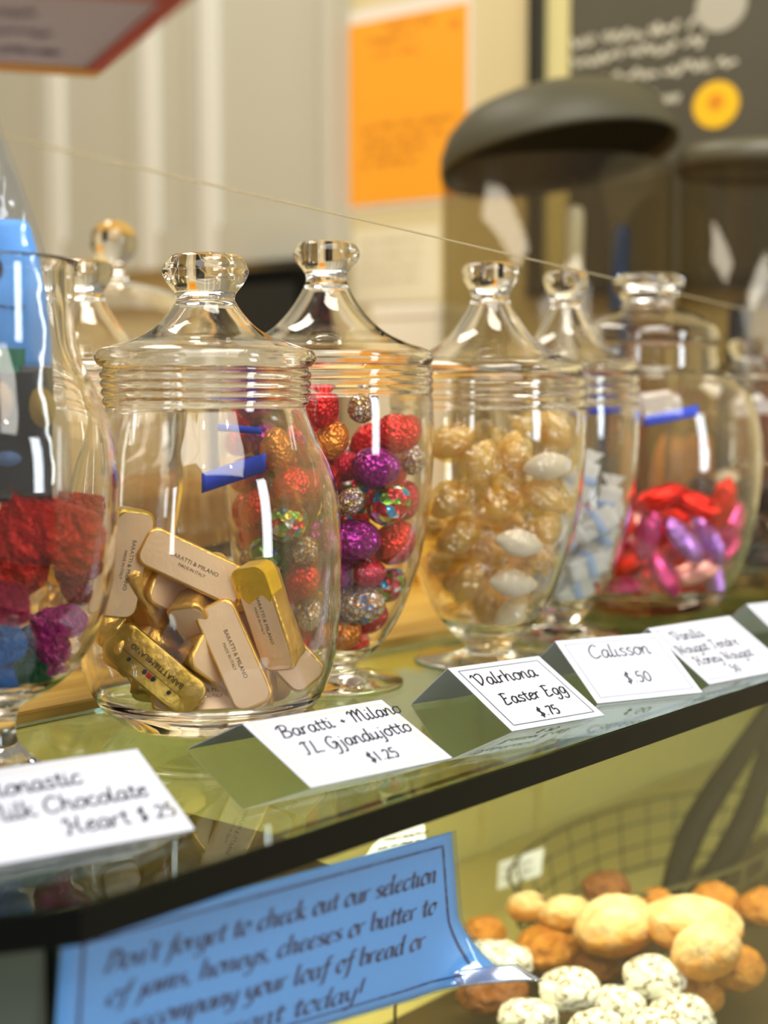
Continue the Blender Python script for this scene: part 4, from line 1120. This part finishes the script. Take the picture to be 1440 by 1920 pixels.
link('dome_glass', bm_mesh('dome_glass', lathe(ou+inn[::-1], 80, cx_[0], cx_[1]), True, dome.location), GLASS, dome)
rb = 44/FPX*1.25; zk = zc(455); bp = [(0, zt+.0006), (.014, zt+.0008), (.0125, zt+.004), (.0085, zt+.006)]
a0 = math.asin(.008/rb)
bp += [(rb*math.sin(math.pi-a0-(math.pi-a0)*i/24), zk+rb*math.cos(math.pi-a0-(math.pi-a0)*i/24)) for i in range(25)]; bp[-1] = (0, zk+rb)
link('ball_knob', bm_mesh('ball_knob', lathe(bp, 48, cx_[0], cx_[1]), True, dome.location), GLASS, dome)
ck = lathe([(0, zb), (.100, zb), (.106, zb+.006), (.107, zb+.045), (.098, zb+.055), (.05, zb+.058), (0, zb+.059)], 64, cx_[0], cx_[1])
for v in ck.verts: v.co += Vector((1, 1, .6))*noise.noise(v.co*60)*.002
o = link('cake', bm_mesh('cake', ck, True, (cx_[0], cx_[1], zb)), M('brown_crumb', (150, 106, 52), .8, bump=('noise', 150, .6), vary=(50, (190, 150, 84), .25)), None, (cx_[0], cx_[1], zb))
tag(o, 'round golden brown cake under the glass dome', 'cake')

# ------------------------------------------------------------------ big clear bins with lids on the back counter
ab, _, _ = jar_geo(1042, 1.72, [(1, 1)], None)
bin_ = empty('clear_bin', (ab[0], ab[1], base), 'tall clear cylindrical bin with black sloping lid', 'storage bin')
Rb = 214/FPX*1.73; zl = zy(1042, 318, ab)
pb = [(0, base), (Rb-.004, base), (Rb, base+.004), (Rb, zl), (Rb-.003, zl), (Rb-.003, base+.007), (Rb-.007, base+.004), (0, base+.004)]
bin_wall_ = link('bin_wall', bm_mesh('bin_wall', lathe(pb, 80, ab[0], ab[1]), True, bin_.location), film_mat('clear_acrylic', (232, 228, 214), .05, .06, None, .3), bin_)
lp = [(0, .004), (Rb*.985, .004), (Rb*1.02, -.010), (Rb*1.03, -.004), (Rb*1.01, .012), (Rb*.93, .032), (Rb*.80, .048), (Rb*.60, .058), (Rb*.3, .064), (Rb*.10, .066), (Rb*.08, .074), (0, .075)]
LIDM = M('olive_black_lid', (74, 70, 52), .5, 0, .4)
lo = link('bin_lid', bm_mesh('bin_lid', lathe(lp, 80), True), LIDM, bin_)
tilt = Matrix.Rotation(math.radians(9), 4, V(hfw)*-1) @ Matrix.Rotation(math.radians(-8), 4, V(rt))
ll_ = link('lid_shade_disc', bm_mesh('lid_shade_disc', lathe([(0, -.0005), (Rb*.97, -.0005), (Rb*.97, .0035), (0, .0035)], 64), False), BLACK, lo); ll_['label'] = 'black disc for the shade under the lid'  # black disc added to paint in the shade under the lid
lo.matrix_local = Matrix.Translation((0, 0, zl+.018-base)) @ tilt
# coloured tubes in the bins; white and blue ones stand in for vertical streaks
def bin_tube(x, y, wpx, hpx, ax, dd, mat, label, lean):
    d = ray(x, y); k = (float(ax[:2] @ hfw[:2])+dd)/(d @ hfw); P = CAMP+d*k; wd = wpx/FPX*1.7; hh = hpx/FPX*1.7
    rr_ = wd/2
    bm = lathe([(0, -hh/2), (rr_*.9, -hh/2), (rr_, -hh/2+.004), (rr_, hh/2-.012), (rr_*.8, hh/2-.003), (0, hh/2)], 32)
    o = bpy.data.objects.new('paper_tube', bm_mesh('paper_tube', bm)); COL.objects.link(o); o.data.materials.append(mat)
    o.location = V(P); o.rotation_euler = (0, math.radians(lean), YAW-math.pi/2)
    o.location.z = base + .0055 + hh/2*math.cos(math.radians(lean)) + .004 + wd/2*abs(math.sin(math.radians(lean)))
    return tag(o, label, 'tube')
bin_tube(1072, 520, 34, 620, ab, -.05, M('white_streak', (226, 224, 216), .3), 'tall white tube added for a pale streak in the black lidded bin', 1)
bin_tube(1155, 520, 34, 600, ab, .03, M('blue_streak', (34, 78, 160), .35), 'tall blue tube added for a blue streak at right in the black lidded bin', 2)
bin_tube(1195, 560, 44, 360, ab, .0, M('ochre_packet', (176, 120, 40), .4), 'ochre tube at the right wall of the black lidded bin', -6)
a2, _, _ = jar_geo(1408, 1.62, [(1, 1)], None)
bin2 = empty('clear_bin', (a2[0], a2[1], base), 'second clear bin with dark flat lid cut by the right frame edge', 'storage bin')
R2 = 140/FPX*1.63; z2 = zy(1408, 320, a2)
pb = [(0, base), (R2-.004, base), (R2, base+.004), (R2, z2), (R2-.003, z2), (R2-.003, base+.007), (R2-.007, base+.004), (0, base+.004)]
link('bin_wall', bm_mesh('bin_wall', lathe(pb, 64, a2[0], a2[1]), True, bin2.location), bin_wall_.data.materials[0], bin2)
link('bin_lid', bm_mesh('bin_lid', lathe([(0, z2+.001), (R2*.97, z2+.001), (R2*1.02, z2-.004), (R2*1.03, z2+.012), (R2*.98, z2+.022), (R2*.2, z2+.028), (0, z2+.028)], 64, a2[0], a2[1]), True, bin2.location), M('olive_grey_lid', (92, 86, 66), .4), bin2)
bin_tube(1378, 560, 40, 440, a2, 0, M('navy_packet', (40, 50, 84), .4), 'navy tube inside the second bin', 3)
bin_tube(1445, 600, 40, 360, a2, .01, M('rust_packet', (150, 84, 50), .4), 'rust coloured tube inside the second bin', -4)

# ------------------------------------------------------------------ wall things
def wall_quad(name, corners, X, mat, parent, t=.0015, org=None):
    P = [at_X(x, y, X) for x, y in corners]; bm = bmesh.new()
    f = [bm.verts.new(V(p)) for p in P]; b = [bm.verts.new(V(p)+Vector((t, 0, 0))) for p in P]
    bm.faces.new(f); bm.faces.new(b[::-1]); n = len(P)
    for i in range(n): bm.faces.new((f[i], b[i], b[(i+1) % n], f[(i+1) % n]))
    return link(name, bm_mesh(name, bm, False, parent.location if parent else None), mat, parent), P
def wrect(x0, y0, x1, y1, X):   # wall rectangle (vertical sides, level top and bottom) from two picture corners: lower-left, upper-right
    a = at_X(x0, y0, X); b = at_X(x1, y1, X); return a[1], b[1], a[2], b[2]
def wbox(name, Y0, Y1, z0, z1, X0, X1, mat, parent, bev=0.0):
    return box_obj(name, (X0, min(Y0, Y1), min(z0, z1)), (X1, max(Y0, Y1), max(z0, z1)), mat, parent, bev, parent.location)
# orange notice
Y0, Y1, z0, z1 = wrect(655, 388, 876, 4, WX-.004)
on = empty('orange_notice', (WX-.003, (Y0+Y1)/2, z0), 'bright orange paper notice in a pale sleeve on the wall', 'notice')
wbox('sleeve', Y0+.014, Y1-.006, z0-.006, z1+.02, WX-.0022, WX-.0004, M('pale_sleeve', (226, 216, 200), .35), on)
wbox('paper', Y0, Y1, z0, z1, WX-.0036, WX-.0024, M('orange_paper', (238, 158, 30), .55), on)
bm = bmesh.new(); rs = random.Random(5); OI = M('dark_orange_ink', (206, 128, 30), .6)
for zz, u0, wd, h in ((.93, .30, .45, .012), (.86, .16, .40, .012), (.78, .2, .4, .012), (.40, .1, .8, .010), (.33, .12, .7, .010), (.27, .12, .6, .010), (.20, .1, .5, .01)):
    H = z1-z0; W_ = Y0-Y1
    add_ribbons(bm, scribble(u0*W_, zz*H, wd*W_, h, rs), .0035, lambda u, v: Vector((WX-.0040, Y0-u, z0+v)))
add_ribbons(bm, [[(.88*W_, .90*H), (.90*W_, .92*H), (.92*W_, .90*H), (.90*W_, .885*H), (.88*W_, .90*H)]], .008, lambda u, v: Vector((WX-.0040, Y0-u, z0+v)))
link('lettering', bm_mesh('lettering', bm, False, on.location, False), OI, on)
# framed dark poster
Y0, Y1, z0, z1 = wrect(986, 560, 1560, -260, WX-.02)
fp = empty('framed_poster', (WX-.01, (Y0+Y1)/2, z0), 'dark framed poster with white lettering and yellow round sticker on the wall', 'poster')
FR = M('dark_green_black_frame', (40, 38, 26), .4)
fwd = .022
for a in ((Y0-fwd, Y0, z0, z1), (Y1, Y1+fwd, z0, z1), (Y0-fwd, Y1+fwd, z0, z0+fwd), (Y0-fwd, Y1+fwd, z1-fwd, z1)):
    wbox('frame_rail', a[0], a[1], a[2], a[3], WX-.022, WX-.001, FR, fp, .002)
wbox('mat_board', Y0-fwd, Y1+fwd, z0+fwd, z1-fwd, WX-.008, WX-.002, M('pale_yellow_mat', (212, 200, 138), .6), fp)
pY0, pY1, pz0, pz1 = wrect(1064, 530, 1540, -200, WX-.0105)
wbox('printed_panel', pY0, pY1, pz0, at_X(1064, 42, WX-.01)[2]+.09, WX-.0105, WX-.0085, M('dark_olive_print', (84, 78, 60), .6, vary=(4, (66, 62, 46), .3)), fp)
bm = bmesh.new(); rs = random.Random(8)
for (x, y, wpx, hp) in ((1072, 92, 230, 30), (1072, 128, 236, 30), (1070, 170, 290, 30), (1075, 208, 150, 28), (1190, 205, 95, 28)):
    a = at_X(x, y, WX-.011); sc_ = 1.9/FPX*1.15
    st = scribble(0, 0, wpx*sc_/.9, hp*sc_*.62, rs)
    add_ribbons(bm, st, .0050, lambda u, v: Vector((WX-.0110, a[1]-u, a[2]+v)))
link('lettering', bm_mesh('lettering', bm, False, fp.location, False), M('cream_letter_print', (206, 200, 176), .6), fp)
def wdisc(name, x, y, rpx, X, mat, parent, inner=0.0, sx=1.0):
    c = at_X(x, y, X); r = rpx/FPX*((c-CAMP) @ fw); bm = bmesh.new(); n = 40
    f = [bm.verts.new((X, c[1]+r*1.1*math.cos(2*math.pi*k/n), c[2]+r*math.sin(2*math.pi*k/n))) for k in range(n)]
    b = [bm.verts.new((X+.001, v.co.y, v.co.z)) for v in f]; bm.faces.new(f); bm.faces.new(b[::-1])
    for k in range(n): bm.faces.new((f[k], b[k], b[(k+1) % n], f[(k+1) % n]))
    return link(name, bm_mesh(name, bm, False, parent.location), mat, parent)
stk = wdisc('sticker', 1342, 196, 43, WX-.0118, M('yellow_sticker', (244, 190, 24), .5), fp); stk['label'] = 'round yellow sticker'
s2 = wdisc('sticker_mark', 1342, 190, 15, WX-.0130, M('orange_mark', (222, 140, 24), .5), fp)
wdisc('emblem', 1352, 10, 48, WX-.0118, M('pale_grey_emblem', (176, 170, 150), .6), fp)
# papers below the orange notice
Y0, Y1, z0, z1 = wrect(660, 572, 822, 420, WX-.004)
nt_ = empty('pale_notice', (WX-.003, (Y0+Y1)/2, z0), 'pale cream paper on the wall under the orange notice', 'notice')
wbox('paper', Y0, Y1, z0, z1, WX-.003, WX-.0006, M('cream_paper', (224, 212, 178), .6), nt_)
bm = bmesh.new(); rs = random.Random(12); H = z1-z0; W_ = Y0-Y1
for zz in (.8, .62, .45, .28): add_ribbons(bm, scribble(.1*W_, zz*H, .7*W_, .006, rs), .0018, lambda u, v: Vector((WX-.0034, Y0-u, z0+v)))
link('lettering', bm_mesh('lettering', bm, False, nt_.location, False), M('faded_grey_ink', (170, 160, 136), .6), nt_)
# upper cabinet at left: front at CX
CXF = WX-.045
yR = at_X(622, 400, CXF)[1]; zB = at_X(500, 492, CXF)[2]; yL = 3.6
uc = empty('wall_cabinet', (WX-.02, 2.6, zB), 'grey cream wall cupboard with panelled doors at upper left', 'cabinet')
wbox('carcass', yR, yL, zB, 1.6, CXF+.022, WX-.001, CABP, uc, .001)
doors = [(622, 372), (372, 262), (262, 88), (88, -140)]
for xa, xb in doors:
    ya = at_X(xa, 400, CXF)[1]+.003; yb = at_X(xb, 400, CXF)[1]-.003
    dr = empty('door_tmp', (CXF, (ya+yb)/2, zB), None, None); dr.name = 'cabinet_door'; dr.parent = uc; dr.location = Vector((CXF, (ya+yb)/2, zB)) - uc.location
    def dbox(nm, Ya, Yb, Za, Zb, X0, X1, m):
        o = box_obj(nm, (X0, min(Ya, Yb), Za), (X1, max(Ya, Yb), Zb), m, dr, .002, (CXF, (ya+yb)/2, zB)); return o
    sw = .038; rl = .062
    dbox('stile', ya, ya+sw*.6, zB+.002, 1.58, CXF, CXF+.021, CABP)
    dbox('stile', yb-sw, yb, zB+.002, 1.58, CXF, CXF+.021, CABL)
    dbox('rail', ya+sw*.6+.0005, yb-sw-.0005, zB+.002, zB+.002+rl, CXF, CXF+.021, CABP)
    dbox('panel', ya+sw*.6+.0005, yb-sw-.0005, zB+.003+rl, 1.58, CXF+.010, CXF+.021, CABP)
# black box put in to fill the dark gap under the cupboard
a = at_X(424, 600, 1.69); b = at_X(566, 505, 1.69)
ap = empty('gap_box', (1.70, (a[1]+b[1])/2, base), 'black box filling the dark gap under the wall cupboard', 'appliance')
wbox('box_body', b[1], a[1]+.02, base, zB-.015, 1.69, 1.78, BLACK, ap, .006)
wbox('front_plate', b[1]+.012, a[1]+.008, base+.03, zB-.04, 1.686, 1.6895, M('dark_plate', (34, 34, 30), .3), ap, .001)
# white box under the pale notice
Y0, Y1, z0, z1 = wrect(700, 800, 815, 592, 1.66)
wb = empty('paper_box', (1.70, (Y0+Y1)/2, base), 'white box on the back counter under the pale notice', 'box')
wbox('carton', Y0, Y1, base, z1, 1.66, 1.76, M('white_carton', (232, 226, 208), .6), wb, .002)
wbox('carton_lid', Y0+.003, Y1-.003, z1+.0002, z1+.016, 1.657, 1.763, M('white_carton_lid', (240, 234, 218), .6), wb, .002)
# paper bag and dark canister glimpsed through the jars
def small_bag(x, y, D, w_, h_, mat, name, label, cat):
    P, _, _ = jar_geo(x, D, [(1, 1)], None); bm = bmesh.new(); n = 20
    rings = []
    for (k, zz) in ((1.0, 0), (1.02, .3), (.98, .7), (.86, .92), (.7, 1.0)):
        rings.append([bm.verts.new((P[0]+w_*k*math.copysign(abs(math.cos(q))**.6, math.cos(q)), P[1]+w_*.7*k*math.copysign(abs(math.sin(q))**.6, math.sin(q)), base+zz*h_+.004*math.sin(q*5)*(zz > .8))) for q in [2*math.pi*i/n for i in range(n)]])
    for A, B in zip(rings[:-1], rings[1:]):
        for i in range(n): bm.faces.new((A[i], A[(i+1) % n], B[(i+1) % n], B[i]))
    bm.faces.new(rings[0][::-1]); bm.faces.new(rings[-1])
    o = link(name, bm_mesh(name, bm, True, (P[0], P[1], base)), mat, None, (P[0], P[1], base)); tag(o, label, cat)
small_bag(1285, 900, 1.50, .038, .13, M('kraft_bag', (196, 130, 60), .7, bump=('noise', 60, .5)), 'paper_bag', 'orange brown paper bag behind the round shouldered jar', 'bag')
small_bag(1130, 900, 1.45, .04, .115, M('dark_canister', (66, 60, 50), .4), 'canister', 'dark canister behind the nougat jar', 'canister')
small_bag(700, 1100, 1.42, .07, .07, M('yellow_block', (232, 186, 60), .6), 'counter_block', 'yellow block on the wooden counter between the egg and almond jars', 'block')  # plain yellow block on the counter

# thin clear tube standing in for a glass edge above the jars, and the sign hanging at top left
Ac = at_d(155, 290, .62); Bc = at_d(1440, 590, 1.34); dc = Bc-Ac
A = Ac - dc*.35; B_ = Ac + dc*((WX-.002-Ac[0])/dc[0])
bm = bmesh.new(); add_tube(bm, [V(A+(B_-A)*i/40) for i in range(41)], .0006, 8)
o = link('glass_edge_line', bm_mesh('glass_edge_line', bm, True, A), film_mat('clear_edge', (226, 222, 206), .55, .15), None, V(A)); tag(o, 'thin clear line drawn for a glass edge above the jars', 'glass edge')
hz = .30
c0, c1, c2 = at_z(180, 139, hz), at_z(330, 14, hz), at_z(0, 128, hz)
eu = (c2-c0); eu[2] = 0; eu /= np.linalg.norm(eu); ev = (c1-c0); ev[2] = 0; ev /= np.linalg.norm(ev)
hs = empty('hanging_sign', c0, 'lilac grey sign panel with red and orange edges hanging at top left', 'sign')
def hquad(name, u0, u1, v0, v1, za, zb, mat):
    bm = bmesh.new(); slab(bm, [tuple((c0+eu*u+ev*v)[:2]) for u, v in ((u0, v0), (u1, v0), (u1, v1), (u0, v1))], za, zb)
    return link(name, bm_mesh(name, bm, False, c0), mat, hs)
hquad('panel', 0, .22, 0, .14, hz, hz+.003, M('lilac_grey_board', (206, 198, 216), .6))
hquad('orange_border', .0, .22, .0, .011, hz-.0012, hz-.0001, M('orange_border', (240, 172, 60), .55))
hquad('red_border', .0, .006, .0112, .14, hz-.0012, hz-.0001, M('brick_red_border', (196, 70, 56), .55))
hquad('red_border', .0062, .22, .120, .128, hz-.0012, hz-.0001, M('red_band', (196, 70, 56), .55))
bm = bmesh.new()
add_ribbons(bm, scribble(.02, .03, .17, .008, random.Random(3)) + scribble(.03, .055, .16, .012, random.Random(6)) + scribble(.04, .085, .15, .008, random.Random(9)), .003, lambda u, v: V(c0+eu*u+ev*v)+Vector((0, 0, -.0005)))
link('lettering', bm_mesh('lettering', bm, False, c0, False), M('grey_violet_ink', (136, 126, 156), .6), hs)
for u, v in ((.05, .132), (.17, .132)):
    bm = bmesh.new(); q = V(c0+eu*u+ev*v); add_tube(bm, [q+Vector((0, 0, .003)), q+Vector((0, 0, 1.2))], .0008, 6); link('hanging_cord', bm_mesh('hanging_cord', bm, True, c0), M('cord', (220, 220, 220), .5), hs)

# ------------------------------------------------------------------ pastries in the case
CRU = M('pale_flour_crust', (230, 200, 140), .7, bump=('noise', 90, .4), vary=(60, (206, 160, 84), .22))
GLD = M('golden_crust', (214, 146, 36), .45, bump=('noise', 3, .4), vary=(2.2, (160, 88, 16), .25))
BRN = M('brown_crust', (150, 88, 22), .45, bump=('noise', 3, .4), vary=(2.2, (90, 46, 10), .25))
def crackle(name):
    m = M(name, (240, 240, 228), .8); nt = m.node_tree; b = nt.nodes['Principled BSDF']
    tc = nt.nodes.new('ShaderNodeTexCoord'); nz = nt.nodes.new('ShaderNodeTexNoise'); nz.inputs['Scale'].default_value = 2.0
    v = nt.nodes.new('ShaderNodeTexVoronoi'); v.feature = 'DISTANCE_TO_EDGE'; v.inputs['Scale'].default_value = 1.5
    ad = nt.nodes.new('ShaderNodeVectorMath'); ad.operation = 'ADD'
    nt.links.new(tc.outputs['Object'], ad.inputs[0]); nt.links.new(nz.outputs['Color'], ad.inputs[1]); nt.links.new(tc.outputs['Object'], nz.inputs['Vector'])
    nt.links.new(ad.outputs[0], v.inputs['Vector'])
    r = nt.nodes.new('ShaderNodeValToRGB'); r.color_ramp.elements[0].position = .02; r.color_ramp.elements[1].position = .09
    r.color_ramp.elements[0].color = lin((120, 96, 60)); r.color_ramp.elements[1].color = lin((242, 242, 232))
    nt.links.new(v.outputs['Distance'], r.inputs['Fac']); nt.links.new(r.outputs['Color'], b.inputs['Base Color']); return m
POW = crackle('powdered_crackle_sugar')
def pastry_mesh(kind, seed):
    bm = bmesh.new(); bmesh.ops.create_icosphere(bm, subdivisions=4, radius=1)
    for v in bm.verts:
        c = v.co.copy(); n_ = noise.noise(c*1.8+Vector((seed*3, 0, 0)))*.10 + noise.noise(c*5+Vector((0, seed, 0)))*.035
        if kind == 'roll': n_ -= .22*math.exp(-((c.y+.12*math.sin(c.x*3))/.10)**2)*max(0, c.z)
        if kind == 'cookie': n_ += -.10*abs(noise.noise(c*3.2+Vector((seed, 0, 0))))
        v.co = c*(1+n_)
        if v.co.z < -.75: v.co.z = -.75
    return bm_mesh(kind, bm)
def floury():
    m = M('flour_dusted_crust', (214, 160, 70), .75, bump=('noise', 3, .3)); nt = m.node_tree; b = nt.nodes['Principled BSDF']
    tc = nt.nodes.new('ShaderNodeTexCoord'); sp = nt.nodes.new('ShaderNodeSeparateXYZ'); nz = nt.nodes.new('ShaderNodeTexNoise'); nz.inputs['Scale'].default_value = 2.2; nz.inputs['Detail'].default_value = 6
    nt.links.new(tc.outputs['Object'], sp.inputs[0]); nt.links.new(tc.outputs['Object'], nz.inputs['Vector'])
    ad = nt.nodes.new('ShaderNodeMath'); ad.operation = 'MULTIPLY_ADD'; ad.inputs[1].default_value = .45; nt.links.new(sp.outputs[2], ad.inputs[0]); nt.links.new(nz.outputs['Fac'], ad.inputs[2])
    r = nt.nodes.new('ShaderNodeValToRGB'); e = r.color_ramp.elements; e[0].position = .38; e[0].color = lin((198, 132, 36)); e[1].position = .98; e[1].color = lin((232, 208, 160))
    nt.links.new(ad.outputs[0], r.inputs['Fac']); nt.links.new(r.outputs['Color'], b.inputs['Base Color']); return m
CRU = floury()
pm = {}
for k, mt in (('roll', CRU), ('bun', GLD), ('brown', BRN), ('cookie', POW)):
    for s in (1, 2):
        me = pastry_mesh('cookie' if k == 'cookie' else ('roll' if k == 'roll' else 'bun'), s+len(k)); me.materials.append(mt); pm[(k, s)] = me
PA = [ # x, y, width px, kind, height of centre, squash, label
 (1155, 1735, 150, 'roll', -.205, .72, 'pale floury bread roll at the middle of the back pastry row'), (1310, 1762, 166, 'roll', -.205, .66, 'pale floury long roll right of the tongs'),
 (1428, 1795, 130, 'roll', -.205, .8, 'pale floury roll cut by the right edge'), (1055, 1712, 84, 'roll', -.205, .8, 'small pale roll left of the middle roll'), (985, 1700, 74, 'roll', -.21, .8, 'small pale roll below the little grey card'),
 (1030, 1782, 128, 'bun', -.230, .66, 'golden bun under the small pale rolls'), (1110, 1806, 100, 'brown', -.236, .6, 'brown bun beside the golden bun'), (1130, 1664, 90, 'brown', -.200, .7, 'dark brown pastry behind the middle roll'),
 (1225, 1690, 66, 'bun', -.210, .8, 'small golden piece left of the tongs tip'), (1335, 1690, 90, 'bun', -.205, .8, 'golden bun behind the long roll'), (1425, 1700, 90, 'bun', -.205, .8, 'golden brown bun at the back right edge'),
 (1320, 1840, 150, 'bun', -.232, .6, 'golden pastry below the long roll'), (1430, 1862, 120, 'bun', -.232, .7, 'golden pastry at the lower right corner'),
 (930, 1800, 130, 'cookie', -.232, .6, 'powdered crackle cookie beside the blue notice corner'), (1075, 1858, 118, 'cookie', -.228, .7, 'powdered crackle cookie at the front centre'), (1160, 1872, 96, 'cookie', -.232, .7, 'powdered crackle cookie in the middle of the front row'),
 (1245, 1872, 118, 'cookie', -.230, .7, 'powdered crackle cookie right in the front row'), (1110, 1930, 110, 'cookie', -.236, .7, 'powdered crackle cookie lowest at the centre'), (1400, 1922, 130, 'cookie', -.234, .7, 'powdered crackle cookie at the lower right corner'),
 (1270, 1940, 120, 'cookie', -.236, .7, 'powdered crackle cookie at the bottom edge right of centre'), (920, 1862, 130, 'brown', -.236, .6, 'brown pastry under the leftmost powdered cookie'), (985, 1905, 110, 'cookie', -.238, .6, 'powdered crackle cookie at the bottom left of the row'),
 (905, 1745, 80, 'bun', -.225, .7, 'small golden bun half hidden by the notice'), (1190, 1800, 90, 'brown', -.240, .6, 'brown bun in the dark gap under the middle roll')]
ppts = []
for x, y, wpx, k, z, sq, lb_ in PA:
    P = at_z(x, y, z); r = wpx/2/FPX*((P-CAMP) @ fw); ppts.append([P, r])
P_ = np.array([p for p, r in ppts]); R_ = [r for p, r in ppts]
for it in range(80):
    for a in range(len(P_)):
        for b in range(a+1, len(P_)):
            d = P_[b]-P_[a]; d2_ = np.array([d[0], d[1], d[2]/.7]); l = np.linalg.norm(d2_); s = (R_[a]+R_[b])*.9
            if l < s: m_ = d/max(l, 1e-6)*(s-l)/2; m_ = m_*.4 + fw*(m_ @ fw)*.8; P_[a] -= m_; P_[b] += m_
    for a in range(len(P_)):
        P_[a][2] = max(P_[a][2], TRAY + R_[a]*PA[a][5]*.78); P_[a][1] = min(max(P_[a][1], PY+.03+R_[a]*.8), BY-.02-R_[a]); P_[a][0] = min(P_[a][0], SR-.03-R_[a])
for i, ((x, y, wpx, k, z, sq, lb_), P) in enumerate(zip(PA, P_)):
    r = R_[i]; o = bpy.data.objects.new({'roll': 'bread_roll', 'bun': 'golden_bun', 'brown': 'brown_bun', 'cookie': 'crackle_cookie'}[k], pm[(k, 1+i % 2)]); COL.objects.link(o)
    o.location = V(P); o.scale = (r*(1.18 if k == 'roll' else 1.05), r*(.86 if k == 'roll' else .95), r*sq); o.rotation_euler = (rnd.uniform(-.1, .1), rnd.uniform(-.1, .1), YAW-math.pi/2+rnd.uniform(-.6, .6))
    tag(o, lb_, 'cookie' if k == 'cookie' else 'pastry', 'pastries in the case')
# wire basket
bk = at_z(1240, 1700, TRAY); WIRE = M('olive_wire', (96, 92, 56), .4, .5)
bw = empty('wire_basket', (bk[0], bk[1], TRAY), 'low oval wire basket rim behind the bread rolls', 'basket')
def oval(z, g): return [Vector((bk[0]+.20*g*math.cos(q)*math.cos(.0)-.0, min(bk[1]+.085*g*math.sin(q), BY-.012), z)) for q in [2*math.pi*i/60 for i in range(60)]]
for nm, z, g, r in (('rim_wire', TRAY+.060, 1.0, .0016), ('hoop_wire', TRAY+.042, .97, .0011), ('hoop_wire', TRAY+.022, .93, .0011), ('base_wire', TRAY+.003, .9, .0015)):
    bm = bmesh.new(); add_tube(bm, oval(z, g), r, 6, True); link(nm, bm_mesh(nm, bm, True, bw.location), WIRE, bw)
top_, bot_ = oval(TRAY+.060, 1.0), oval(TRAY+.003, .9)
for i in range(0, 60, 2):
    bm = bmesh.new(); add_tube(bm, [bot_[i], top_[i]], .0009, 5); link('upright_wire', bm_mesh('upright_wire', bm, True, bw.location), WIRE, bw)
# tongs
t0 = at_z(1262, 1700, TRAY+.06); tg = empty('serving_tongs', t0, 'black serving tongs leaning up out of the pastries', 'tongs')
TE = at_d(1455, 1320, 1.36)
for s, (xe, ye) in ((-1, (1245, 1700)), (1, (1290, 1700))):
    p0 = at_d(xe, ye, 1.27); p2 = TE + rt*.004*s; pm_ = p0*.5+p2*.5 + rt*.012*s
    pts_ = [V(p) for p in catmull([p0, p0*.75+p2*.25+rt*.010*s, pm_, p2], 8)]
    bm = bmesh.new(); add_tube(bm, pts_, [.0085+.003*math.sin(math.pi*i/(len(pts_)-1)) for i in range(len(pts_))], 10)
    link('arm', bm_mesh('arm', bm, True, t0), BLACK, tg)
bm = bmesh.new(); bmesh.ops.create_icosphere(bm, subdivisions=2, radius=.011, matrix=Matrix.Translation(V(TE)))
link('hinge', bm_mesh('hinge', bm, True, t0), BLACK, tg)
# little cards inside the case
def small_card(corners, D, label, mat):
    P = [at_d(x, y, D) for x, y in corners]; bm = bmesh.new(); f = [bm.verts.new(V(p)) for p in P]; b = [bm.verts.new(V(p)+V(fw)*.0008) for p in P]
    bm.faces.new(f); bm.faces.new(b[::-1])
    for i in range(4): bm.faces.new((f[i], b[i], b[(i+1) % 4], f[(i+1) % 4]))
    c = sum(P)/4; e_ = empty('pastry_card', c, label, 'price card'); link('card', bm_mesh('card', bm, False, c), mat, e_)
    bm = bmesh.new(); lowp = (P[0]+P[3])/2 + fw*.004; add_tube(bm, [V((P[1]+P[2])/2+fw*.004), V(lowp), Vector((lowp[0], lowp[1], TRAY))], .0012, 6)
    link('stake', bm_mesh('stake', bm, True, c), WIRE, e_)
    bm = bmesh.new(); W_ = np.linalg.norm(P[3]-P[0]); H_ = np.linalg.norm(P[1]-P[0]); eu_ = (P[3]-P[0])/W_; ev_ = (P[1]-P[0])/H_
    for q in (.6, .3): add_ribbons(bm, scribble(.12*W_, q*H_, .7*W_, .1*H_, random.Random(int(q*10))), .0009, lambda u, v: V(P[0]+eu_*u+ev_*v-fw*.0006))
    link('handwriting', bm_mesh('handwriting', bm, False, c, False), SOFTINK, e_)
GC = M('grey_white_card', (214, 218, 222), .6)
small_card([(928, 1668), (932, 1616), (1016, 1588), (1010, 1640)], 1.27, 'small grey white card tilted at the left of the basket', GC)
small_card([(676, 1612), (714, 1556), (790, 1540), (796, 1590)], 1.00, 'small white card inside the case above the blue notice', GC)
